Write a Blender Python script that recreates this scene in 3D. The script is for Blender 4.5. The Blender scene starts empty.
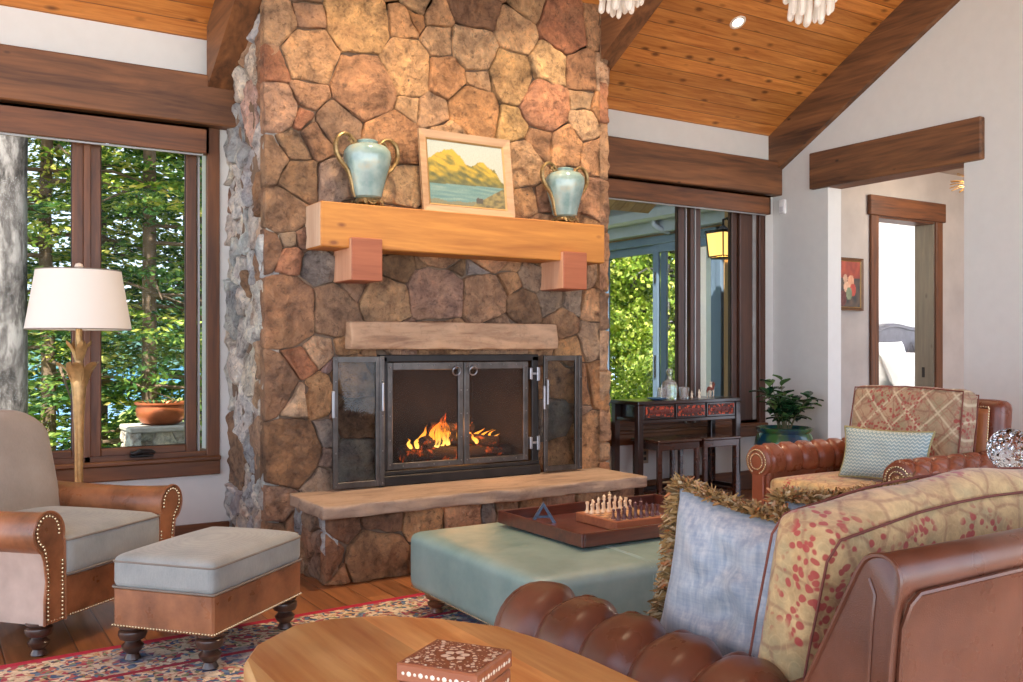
import bpy, bmesh, math, random
from math import sin, cos, pi, sqrt, radians, atan2, floor
from mathutils import Vector, Matrix, noise, Euler
random.seed(7)
scn = bpy.context.scene
COL = scn.collection

# ---------------------------------------------------------------- basics
def lin(v):
    v /= 255.0
    return v/12.92 if v <= .04045 else ((v+.055)/1.055)**2.4
def rgb(r, g, b): return (lin(r), lin(g), lin(b), 1)

class MB:
    def __init__(s): s.v = []; s.f = []; s.mi = []; s.cols = None
    def add(s, vs, fs, mi=0, M=None):
        n = len(s.v)
        if M is not None: vs = [M @ Vector(v) for v in vs]
        s.v += [tuple(v) for v in vs]
        s.f += [tuple(i+n for i in f) for f in fs]
        s.mi += [mi]*len(fs)
    def box(s, x0, y0, z0, x1, y1, z1, mi=0, M=None):
        x0, x1 = sorted((x0, x1)); y0, y1 = sorted((y0, y1)); z0, z1 = sorted((z0, z1))
        vs = [(x0,y0,z0),(x1,y0,z0),(x1,y1,z0),(x0,y1,z0),(x0,y0,z1),(x1,y0,z1),(x1,y1,z1),(x0,y1,z1)]
        s.add(vs, [(3,2,1,0),(4,5,6,7),(0,1,5,4),(1,2,6,5),(2,3,7,6),(3,0,4,7)], mi, M)
    def bbox(s, x0, y0, z0, x1, y1, z1, b=.005, seg=1, mi=0, M=None):
        bm = bmesh.new()
        bmesh.ops.create_cube(bm, size=1)
        for v in bm.verts:
            v.co = Vector(((x0+x1)/2+v.co.x*(x1-x0), (y0+y1)/2+v.co.y*(y1-y0), (z0+z1)/2+v.co.z*(z1-z0)))
        bmesh.ops.bevel(bm, geom=bm.edges[:], offset=b, segments=seg, profile=.5, affect='EDGES')
        s.frombm(bm, mi, M)
    def frombm(s, bm, mi=0, M=None):
        bm.verts.index_update()
        s.add([v.co.copy() for v in bm.verts], [[v.index for v in f.verts] for f in bm.faces], mi, M)
        bm.free()
    def prism(s, poly, a0, a1, axis='z', mi=0, M=None):
        def P(u, v, a): return (u, v, a) if axis == 'z' else ((u, a, v) if axis == 'y' else (a, u, v))
        n = len(poly)
        vs = [P(u, v, a0) for u, v in poly]+[P(u, v, a1) for u, v in poly]
        fs = [tuple(range(n))[::-1], tuple(range(n, 2*n))]+[(i, (i+1) % n, n+(i+1) % n, n+i) for i in range(n)]
        s.add(vs, fs, mi, M)
    def lathe(s, prof, n=24, mi=0, M=None, cap=True):
        vs = []; fs = []
        for r, z in prof:
            for i in range(n): vs.append((r*cos(2*pi*i/n), r*sin(2*pi*i/n), z))
        for k in range(len(prof)-1):
            for i in range(n):
                j = (i+1) % n
                fs.append((k*n+i, k*n+j, (k+1)*n+j, (k+1)*n+i))
        if cap:
            fs.append(tuple(range(n))[::-1]); fs.append(tuple(range((len(prof)-1)*n, len(prof)*n)))
        s.add(vs, fs, mi, M)
    def tube(s, path, rad, n=8, mi=0, M=None, flat=1.0, closed=False):
        pts = [Vector(p) for p in path]; vs = []; fs = []; up = None; m = len(pts)
        for k, p in enumerate(pts):
            if closed: t = pts[(k+1) % m]-pts[k-1]
            else: t = pts[min(k+1, m-1)]-pts[max(k-1, 0)]
            if t.length < 1e-9: t = Vector((0, 0, 1))
            t.normalize()
            if up is None:
                up = Vector((0, 0, 1)) if abs(t.z) < .9 else Vector((1, 0, 0))
            a = t.cross(up)
            if a.length < 1e-6: a = t.orthogonal()
            a.normalize(); b = a.cross(t).normalized(); up = b
            r = rad[k] if isinstance(rad, (list, tuple)) else rad
            for i in range(n):
                q = p+a*(r*cos(2*pi*i/n))+b*(r*flat*sin(2*pi*i/n))
                vs.append(q)
        for k in range(m if closed else m-1):
            for i in range(n):
                j = (i+1) % n; k2 = (k+1) % m
                fs.append((k*n+i, k*n+j, k2*n+j, k2*n+i))
        if not closed:
            fs.append(tuple(range(n))[::-1]); fs.append(tuple(range((m-1)*n, m*n)))
        s.add(vs, fs, mi, M)
    def sphere(s, c, r, nu=10, nv=6, mi=0, M=None, sc=(1, 1, 1)):
        vs = [(c[0], c[1], c[2]-r*sc[2])]; fs = []
        for k in range(1, nv):
            ph = -pi/2+pi*k/nv
            for i in range(nu):
                vs.append((c[0]+r*sc[0]*cos(ph)*cos(2*pi*i/nu), c[1]+r*sc[1]*cos(ph)*sin(2*pi*i/nu), c[2]+r*sc[2]*sin(ph)))
        vs.append((c[0], c[1], c[2]+r*sc[2])); T = len(vs)-1
        for i in range(nu):
            j = (i+1) % nu
            fs.append((0, 1+j, 1+i)); fs.append((T, T-nu+i, T-nu+j))
            for k in range(nv-2): fs.append((1+k*nu+i, 1+k*nu+j, 1+(k+1)*nu+j, 1+(k+1)*nu+i))
        s.add(vs, fs, mi, M)
    def grid(s, fn, nu, nv, mi=0, M=None, cu=False, cv=False, flip=False):
        U = nu if cu else nu+1; V = nv if cv else nv+1
        vs = [fn(i/nu, j/nv) for i in range(U) for j in range(V)]
        fs = []
        for i in range(nu):
            for j in range(nv):
                a = i*V+j; b = ((i+1) % U)*V+j; c_ = ((i+1) % U)*V+(j+1) % V; d = i*V+(j+1) % V
                fs.append((d, c_, b, a) if flip else (a, b, c_, d))
        s.add(vs, fs, mi, M)
    def build(s, name, mats, parent=None, smooth=False, ang=40, loc=None, cols=None):
        me = bpy.data.meshes.new(name)
        me.from_pydata(s.v, [], s.f); me.update()
        if not isinstance(mats, (list, tuple)): mats = [mats]
        for m in mats: me.materials.append(m)
        if len(mats) > 1: me.polygons.foreach_set('material_index', s.mi)
        if cols is not None:
            ca = me.color_attributes.new('Col', 'FLOAT_COLOR', 'POINT')
            ca.data.foreach_set('color', [x for c in cols for x in c])
        if smooth:
            me.polygons.foreach_set('use_smooth', [True]*len(me.polygons))
            if ang < 180:
                try: me.set_sharp_from_angle(angle=radians(ang))
                except Exception: pass
        o = bpy.data.objects.new(name, me); COL.objects.link(o)
        if parent: o.parent = parent
        if loc: o.location = loc
        return o

def tag(o, label=None, cat=None, group=None, kind=None):
    if label: o['label'] = label
    if cat: o['category'] = cat
    if group: o['group'] = group
    if kind: o['kind'] = kind
    return o
def thing(name, label, cat, loc=(0, 0, 0), rz=0, group=None):
    o = bpy.data.objects.new(name, None); COL.objects.link(o)
    o.location = loc; o.rotation_euler = (0, 0, rz); o.empty_display_size = .1
    return tag(o, label, cat, group)
def struct(o, label=None): o['kind'] = 'structure'; (label and tag(o, label)); return o
def copy_tree(o, parent=None):
    c = o.copy(); COL.objects.link(c); c.parent = parent
    for ch in list(o.children): copy_tree(ch, c)
    return c
def T(x=0, y=0, z=0, rx=0, ry=0, rz=0, s=1):
    M = Matrix.Translation((x, y, z)) @ Euler((rx, ry, rz)).to_matrix().to_4x4()
    return M @ Matrix.Scale(s, 4) if s != 1 else M

def softbox(mb, w, d, h, r=.04, puff=(0, 0, 0), n=14, M=None, mi=0, wr=0.0, seed=0, taper=0):
    """rounded upholstered block centred on the origin, base at z=0"""
    bm = bmesh.new(); bmesh.ops.create_cube(bm, size=2)
    bmesh.ops.subdivide_edges(bm, edges=bm.edges[:], cuts=n, use_grid_fill=True)
    hx, hy, hz = w/2, d/2, h/2
    for v in bm.verts:
        p = v.co.copy()
        def warp(t): return math.copysign(1-(1-abs(t))**1.6, t)
        p = Vector((warp(p.x), warp(p.y), warp(p.z)))
        q = Vector((p.x*hx, p.y*hy, p.z*hz))
        i = Vector((max(-(hx-r), min(hx-r, q.x)), max(-(hy-r), min(hy-r, q.y)), max(-(hz-r), min(hz-r, q.z))))
        e = q-i
        if e.length > 1e-9: q = i+e.normalized()*min(r, max(abs(e.x), abs(e.y), abs(e.z)))
        fx = 1-p.x**2; fy = 1-p.y**2; fz = 1-p.z**2
        q.x += puff[0]*fy*fz*p.x; q.y += puff[1]*fx*fz*p.y; q.z += puff[2]*fx*fy*p.z
        if taper: q.z = q.z*(1-taper*(1-fx*fy)**3)
        if wr: q += Vector((noise.noise(q*6+Vector((seed, 0, 0))), noise.noise(q*6+Vector((0, seed, 9))), noise.noise(q*6+Vector((5, 0, seed)))))*wr
        v.co = q+Vector((0, 0, hz))
    mb.frombm(bm, mi, M)

def pillow(mb, w, h, t, n=26, M=None, mi=0, pinch=.10, wr=.006, seed=0):
    """throw pillow, lies in the XZ plane, base z=0, thickness along Y"""
    for sgn in (1, -1):
        def fn(a, b):
            u = a*2-1; v = b*2-1
            pu = u*(1-pinch*(1-abs(v)**2)*.9*abs(u)); pv = v*(1-pinch*(1-abs(u)**2)*.9*abs(v))
            th = t/2*((1-u**4)*(1-v**4))**.55
            th += wr*noise.noise(Vector((u*3, v*3, seed)))*(1-u*u)*(1-v*v)*2
            return (pu*w/2, -sgn*th, h/2+pv*h/2)
        mb.grid(fn, n, n, mi, M, flip=(sgn < 0))
def pillow_edge(w, h, pinch=.10, n=30):
    pts = []
    for side in range(4):
        for k in range(n):
            t = -1+2*k/n
            u, v = [(t, -1), (1, t), (-t, 1), (-1, -t)][side]
            pts.append((u*(1-pinch*(1-v*v)*.9*abs(u))*w/2, 0, h/2+v*(1-pinch*(1-u*u)*.9*abs(v))*h/2))
    return pts

# ---------------------------------------------------------------- materials
class N:
    def __init__(s, name):
        s.m = bpy.data.materials.new(name); s.m.use_nodes = True
        s.t = s.m.node_tree; s.n = s.t.nodes; s.l = s.t.links
        s.b = s.n['Principled BSDF']; s.out = s.n['Material Output']
        s._tc = None
    def tc(s, k='Object'):
        if s._tc is None: s._tc = s.n.new('ShaderNodeTexCoord')
        return s._tc.outputs[k]
    def new(s, t, **kw):
        n = s.n.new('ShaderNode'+t)
        for k, v in kw.items():
            if isinstance(v, bpy.types.NodeSocket): s.l.new(v, n.inputs[k])
            elif k in n.inputs: n.inputs[k].default_value = v
            else: setattr(n, k, v)
        return n
    def link(s, a, b): s.l.new(a, b)
    def map(s, scale=(1, 1, 1), vec=None, rot=(0, 0, 0), loc=(0, 0, 0)):
        n = s.n.new('ShaderNodeMapping'); n.inputs['Scale'].default_value = scale
        n.inputs['Rotation'].default_value = rot; n.inputs['Location'].default_value = loc
        s.l.new(vec or s.tc(), n.inputs['Vector']); return n.outputs[0]
    def noise(s, scale, vec=None, detail=4, rough=.55, dist=0, out='Fac'):
        n = s.n.new('ShaderNodeTexNoise'); n.inputs['Scale'].default_value = scale
        n.inputs['Detail'].default_value = detail; n.inputs['Roughness'].default_value = rough
        n.inputs['Distortion'].default_value = dist
        s.l.new(vec or s.tc(), n.inputs['Vector']); return n.outputs[out]
    def vor(s, scale, vec=None, feat='F1', out='Distance', rnd=1):
        n = s.n.new('ShaderNodeTexVoronoi'); n.feature = feat; n.inputs['Scale'].default_value = scale
        n.inputs['Randomness'].default_value = rnd
        s.l.new(vec or s.tc(), n.inputs['Vector']); return n.outputs[out]
    def ramp(s, fac, stops, interp='LINEAR'):
        n = s.n.new('ShaderNodeValToRGB'); n.color_ramp.interpolation = interp
        e = n.color_ramp.elements
        while len(e) > 1: e.remove(e[-1])
        e[0].position = stops[0][0]; e[0].color = stops[0][1]
        for p, c in stops[1:]:
            x = e.new(p); x.color = c
        s.l.new(fac, n.inputs[0]); return n.outputs[0]
    def math(s, op, a, b=None, c=None, clamp=False):
        n = s.n.new('ShaderNodeMath'); n.operation = op; n.use_clamp = clamp
        for i, v in enumerate((a, b, c)):
            if v is None: continue
            if isinstance(v, bpy.types.NodeSocket): s.l.new(v, n.inputs[i])
            else: n.inputs[i].default_value = v
        return n.outputs[0]
    def mix(s, fac, a, b, mode='MIX'):
        n = s.n.new('ShaderNodeMix'); n.data_type = 'RGBA'; n.blend_type = mode
        for i, v in ((0, fac), (6, a), (7, b)):
            if isinstance(v, bpy.types.NodeSocket): s.l.new(v, n.inputs[i])
            else: n.inputs[i].default_value = v
        return n.outputs[2]
    def sep(s, vec=None):
        n = s.n.new('ShaderNodeSeparateXYZ'); s.l.new(vec or s.tc(), n.inputs[0]); return n.outputs
    def comb(s, x, y, z):
        n = s.n.new('ShaderNodeCombineXYZ')
        for i, v in enumerate((x, y, z)):
            if isinstance(v, bpy.types.NodeSocket): s.l.new(v, n.inputs[i])
            else: n.inputs[i].default_value = v
        return n.outputs[0]
    def bump(s, h, strength=.3, dist=.01):
        n = s.n.new('ShaderNodeBump'); n.inputs['Strength'].default_value = strength
        n.inputs['Distance'].default_value = dist; s.l.new(h, n.inputs['Height'])
        s.l.new(n.outputs[0], s.b.inputs['Normal'])
    def col(s, c):
        if isinstance(c, bpy.types.NodeSocket): s.l.new(c, s.b.inputs['Base Color'])
        else: s.b.inputs['Base Color'].default_value = c
    def set(s, **kw):
        for k, v in kw.items(): s.b.inputs[k.replace('_', ' ')].default_value = v
        return s

def plain(name, c, rough=.5, metal=0, var=.12, scale=12, bump=0, bscale=60, spec=.5, **kw):
    m = N(name)
    f = m.noise(scale)
    lo = tuple(x*(1-var) for x in c[:3])+(1,); hi = tuple(min(1, x*(1+var)) for x in c[:3])+(1,)
    m.col(m.ramp(f, [(.3, lo), (.7, hi)]))
    m.set(Roughness=rough, Metallic=metal); m.b.inputs['Specular IOR Level'].default_value = spec
    if bump: m.bump(m.noise(bscale, detail=3), bump, .003)
    for k, v in kw.items(): m.b.inputs[k.replace('_', ' ')].default_value = v
    return m.m

def wood(name, c1, c2, axis='x', rough=.45, plank=None, paxis='y', knots=0, grain=1.0, gcol=None, pvar=.25, seam=True, coat=0, pdist=None, kd=1.0):
    m = N(name)
    st = {'x': (.7, 9, 9), 'y': (9, .7, 9), 'z': (9, 9, .7)}[axis]
    st = tuple(v*grain for v in st)
    vec = m.tc(); pid = None
    if plank:
        o = m.sep(); k = 'xyz'.index(paxis); a = 'xyz'.index(axis)
        q = m.math('DIVIDE', o[k], plank)
        pid = m.math('FLOOR', q); fr = m.math('FRACT', q)
        wn = m.n.new('ShaderNodeTexWhiteNoise'); wn.noise_dimensions = '1D'; m.link(pid, wn.inputs['W'])
        if pdist:      # butt joints along the length
            al = m.math('ADD', m.math('DIVIDE', o[a], pdist), m.math('MULTIPLY', wn.outputs['Value'], 7.3))
            seg = m.math('FLOOR', al)
            wn2 = m.n.new('ShaderNodeTexWhiteNoise'); wn2.noise_dimensions = '2D'
            m.link(m.comb(pid, seg, 0), wn2.inputs['Vector']); rv = wn2.outputs['Value']
        else: rv = wn.outputs['Value']
        vm = m.n.new('ShaderNodeVectorMath'); vm.operation = 'ADD'
        m.link(m.tc(), vm.inputs[0]); m.link(m.comb(m.math('MULTIPLY', rv, 31.0), m.math('MULTIPLY', rv, 17.0), m.math('MULTIPLY', rv, 23.0)), vm.inputs[1])
        vec = vm.outputs[0]
    g1 = m.noise(1.3, m.map(st, vec), detail=6, rough=.6, dist=1.2)
    g2 = m.noise(6, m.map(st, vec), detail=3, rough=.5, dist=.4)
    f = m.math('ADD', m.math('MULTIPLY', g1, .7), m.math('MULTIPLY', g2, .3))
    colr = m.ramp(f, [(.33, c1), (.66, c2)])
    if plank:
        v = m.ramp(rv, [(0, (1-pvar,)*3+(1,)), (1, (1+pvar*.4, 1+pvar*.35, 1+pvar*.3, 1))])
        colr = m.mix(1.0, colr, v, 'MULTIPLY')
    if knots:
        kv = m.vor(1.0, m.map(tuple(q*kd for q in {'x': (3.2, 6.5, 6.5), 'y': (6.5, 3.2, 6.5), 'z': (6.5, 6.5, 3.2)}[axis]), vec), rnd=1)
        kk = m.math('LESS_THAN', kv, .10*knots)
        ks = m.ramp(kv, [(.05*knots, (1, 1, 1, 1)), (.14*knots, (0, 0, 0, 1))])
        colr = m.mix(m.math('MULTIPLY', ks, .8), colr, gcol or tuple(x*.22 for x in c1[:3])+(1,))
    h = f
    if plank and seam:
        e = m.math('MINIMUM', fr, m.math('SUBTRACT', 1.0, fr))
        sm = m.ramp(e, [(0, (0, 0, 0, 1)), (.035, (1, 1, 1, 1))])
        colr = m.mix(m.math('SUBTRACT', 1.0, sm), colr, tuple(x*.3 for x in c1[:3])+(1,))
        h = m.math('ADD', m.math('MULTIPLY', f, .2), sm)
        m.bump(h, .5, .006)
    else: m.bump(f, .15, .004)
    m.col(colr); m.set(Roughness=rough)
    if coat: m.b.inputs['Coat Weight'].default_value = coat; m.b.inputs['Coat Roughness'].default_value = .15
    return m.m

def leather(name, c1, c2, rough=.38, mottle=3):
    m = N(name)
    f = m.noise(mottle, detail=8, rough=.65)
    m.col(m.ramp(f, [(.32, c1), (.68, c2)]))
    v = m.vor(260, feat='DISTANCE_TO_EDGE')
    m.bump(m.math('ADD', m.math('MULTIPLY', v, .6), m.noise(14, detail=5)), .12, .004)
    m.link(m.ramp(m.noise(9, detail=4), [(.3, (rough-.08,)*3+(1,)), (.7, (rough+.12,)*3+(1,))]), m.b.inputs['Roughness'])
    m.b.inputs['Coat Weight'].default_value = .12; m.b.inputs['Coat Roughness'].default_value = .3
    return m.m

def fabric(name, c1, c2, scale=900, rough=.9):
    m = N(name)
    w = m.n.new('ShaderNodeTexWave'); w.inputs['Scale'].default_value = scale*.16; w.bands_direction = 'X'; w.inputs['Distortion'].default_value = 2
    w2 = m.n.new('ShaderNodeTexWave'); w2.inputs['Scale'].default_value = scale*.16; w2.bands_direction = 'Z'; w2.inputs['Distortion'].default_value = 2
    m.link(m.tc(), w.inputs[0]); m.link(m.tc(), w2.inputs[0])
    f = m.math('MULTIPLY', m.math('ADD', w.outputs['Fac'], w2.outputs['Fac']), .5); f = m.math('ADD', m.math('MULTIPLY', f, .5), m.math('MULTIPLY', m.noise(180, m.map((1, 1, .25)), detail=2), .5))
    g = m.math('ADD', m.math('MULTIPLY', f, .35), m.math('MULTIPLY', m.noise(5, detail=6), .65))
    m.col(m.ramp(g, [(.3, c1), (.7, c2)])); m.set(Roughness=rough); m.bump(f, .12, .001)
    m.b.inputs['Sheen Weight'].default_value = .15
    return m.m

STC = dict(T=(194,159,128), G=(166,141,119), D=(150,116,91), R=(184,129,98), O=(202,162,123), Y=(206,165,118), A=(198,148,106),
           B=(178,136,102), K=(166,131,106), S=(142,130,122), P=(148,120,112), C=(226,216,200), W=(220,214,206), L=(194,196,196), Q=(214,182,164))
def mat_stone():
    m = N('fieldstone')
    a = m.n.new('ShaderNodeAttribute'); a.attribute_name = 'Col'
    n1 = m.noise(7, detail=9, rough=.72, dist=.4); n2 = m.noise(30, detail=6, rough=.75, dist=.5); n3 = m.noise(3.1, detail=5, rough=.6, dist=1.0)
    v = m.ramp(n1, [(.32, (.26, .25, .26, 1)), (.44, (.72, .70, .69, 1)), (.53, (1.02, 1, .96, 1)), (.68, (1.6, 1.5, 1.3, 1))])
    c = m.mix(1.0, a.outputs['Color'], v, 'MULTIPLY')
    c = m.mix(m.ramp(n3, [(.5, (0, 0, 0, 1)), (.72, (.5, .5, .5, 1))]), c, rgb(194, 145, 102))
    c = m.mix(m.ramp(n2, [(.53, (0, 0, 0, 1)), (.66, (.65, .65, .65, 1))]), c, rgb(80, 62, 50))
    m.col(c); m.set(Roughness=.82); m.b.inputs['Specular IOR Level'].default_value = .3
    m.bump(m.math('ADD', m.noise(22, detail=10, rough=.75, dist=.6), m.math('MULTIPLY', n2, .5)), 1.0, .045)
    return m.m
STONE = mat_stone()
MORTAR = plain('mortar', rgb(110, 88, 70), .95, var=.3, bump=.5)

def clip(poly, nx, ny, d):
    out = []
    for i in range(len(poly)):
        a = poly[i]; b = poly[(i+1) % len(poly)]
        da = a[0]*nx+a[1]*ny-d; db = b[0]*nx+b[1]*ny-d
        if da <= 0: out.append(a)
        if (da < 0) != (db < 0) and da != db:
            t = da/(da-db); out.append((a[0]+(b[0]-a[0])*t, a[1]+(b[1]-a[1])*t))
    return out

def stones(mb, cols, seeds, rect, fn, gap=.006, depth=.035, hole=None, rough=.017, step=.018, jag=.010, cj=10):
    x0, y0, x1, y1 = rect
    for i, (u, v, r, key) in enumerate(seeds):
        poly = [(x0, y0), (x1, y0), (x1, y1), (x0, y1)]
        for j, (u2, v2, r2, _) in enumerate(seeds):
            if i == j: continue
            dx = u2-u; dy = v2-v; dd = sqrt(dx*dx+dy*dy)
            if dd < 1e-4 or dd > 1.6: continue
            k = (dd*dd+r*r-r2*r2)/(2*dd)
            nx, ny = dx/dd, dy/dd
            poly = clip(poly, nx, ny, u*nx+v*ny+k-gap)
            if len(poly) < 3: break
        if len(poly) < 3: continue
        if hole:
            hx0, hz0, hx1, hz1 = hole
            xs = [p[0] for p in poly]; zs = [p[1] for p in poly]
            if max(xs) > hx0 and min(xs) < hx1 and max(zs) > hz0 and min(zs) < hz1:
                cx = sum(xs)/len(xs); cz = sum(zs)/len(zs)
                ov = [(hx0-cx, (1, 0, hx0)), (cx-hx1, (-1, 0, -hx1)), (cz-hz1, (0, -1, -hz1)), (hz0-cz, (0, 1, hz0))]
                best = max(ov)[1]
                poly = clip(poly, *best)
                if len(poly) < 3: continue
        A = 0; cx = cy = 0
        for k in range(len(poly)):
            a = poly[k]; b = poly[(k+1) % len(poly)]; w = a[0]*b[1]-b[0]*a[1]
            A += w; cx += (a[0]+b[0])*w; cy += (a[1]+b[1])*w
        if abs(A) < 6e-4: continue
        cx /= 3*A; cy /= 3*A
        for _ in range(1):
            q = []
            for k in range(len(poly)):
                a = poly[k]; b = poly[(k+1) % len(poly)]; L = sqrt((a[0]-b[0])**2+(a[1]-b[1])**2)
                f = min(.25, .007/max(L, 1e-6))
                q += [(a[0]*(1-f)+b[0]*f, a[1]*(1-f)+b[1]*f), (a[0]*f+b[0]*(1-f), a[1]*f+b[1]*(1-f))]
            poly = q
        pts = []
        for k in range(len(poly)):
            a = poly[k]; b = poly[(k+1) % len(poly)]
            L = sqrt((a[0]-b[0])**2+(a[1]-b[1])**2); m = max(1, int(L/step))
            for t in range(m): pts.append((a[0]+(b[0]-a[0])*t/m, a[1]+(b[1]-a[1])*t/m))
        size = sqrt(abs(A)/2)
        sd = Vector((i*3.7, i*1.3, 0))
        pp = []
        for (a, b) in pts:
            q = Vector((a, b, 0))*11+sd
            on = (abs(a-x0) < .004 or abs(a-x1) < .004 or abs(b-y0) < .004 or abs(b-y1) < .004)
            j = jag*(0.3 if on else 1)
            pp.append((a+noise.noise(q)*j*1.3, b+noise.noise(q+Vector((7, 3, 1)))*j*1.3))
        pts = pp; n = len(pts)
        D = depth*random.uniform(.65, 1.25); tx = random.uniform(-.05, .05); ty = random.uniform(-.05, .05)
        e = min(.35, .016/size)
        e = min(.22, .009/size)
        rings = [(1.0, -.05), (1.0, D*.55), (1-e*.5, D*.88), (1-e, D)]
        nr = max(4, min(14, int(size/.016)))
        rings += [((1-e)*(1-k/nr), D*1.06) for k in range(1, nr)]
        base = len(mb.v); vs = []; fs = []
        def hh(a, b, h, s):
            q = Vector((a*5, b*5, i*2.1)); q2 = Vector((a*17, b*17, i))
            if h < 0: return h
            return h+(noise.noise(q)*rough*1.3+noise.noise(q2)*rough*.5-abs(noise.noise(q2*.6))*rough*1.0+noise.noise(q2*2.2)*rough*.28)*min(1, (1.02-s)*12+.35)+(a-cx)*tx+(b-cy)*ty
        for s, h in rings:
            for (a, b) in pts:
                x = cx+(a-cx)*s; y = cy+(b-cy)*s
                vs.append(fn(x, y, hh(x, y, h, s)))
        vs.append(fn(cx, cy, hh(cx, cy, D*1.15, 0)))
        for k in range(len(rings)-1):
            for t in range(n):
                t2 = (t+1) % n
                fs.append((k*n+t, k*n+t2, (k+1)*n+t2, (k+1)*n+t))
        c0 = (len(rings)-1)*n
        for t in range(n): fs.append((c0+t, c0+(t+1) % n, len(vs)-1))
        mb.add(vs, fs)
        c = STC[key]; jl = random.uniform(-cj, cj)*1.3; c = [max(10, min(240, x+jl+random.uniform(-2.5, 2.5))) for x in c]
        cl = rgb(*c)
        cols += [cl]*len(vs)

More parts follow.
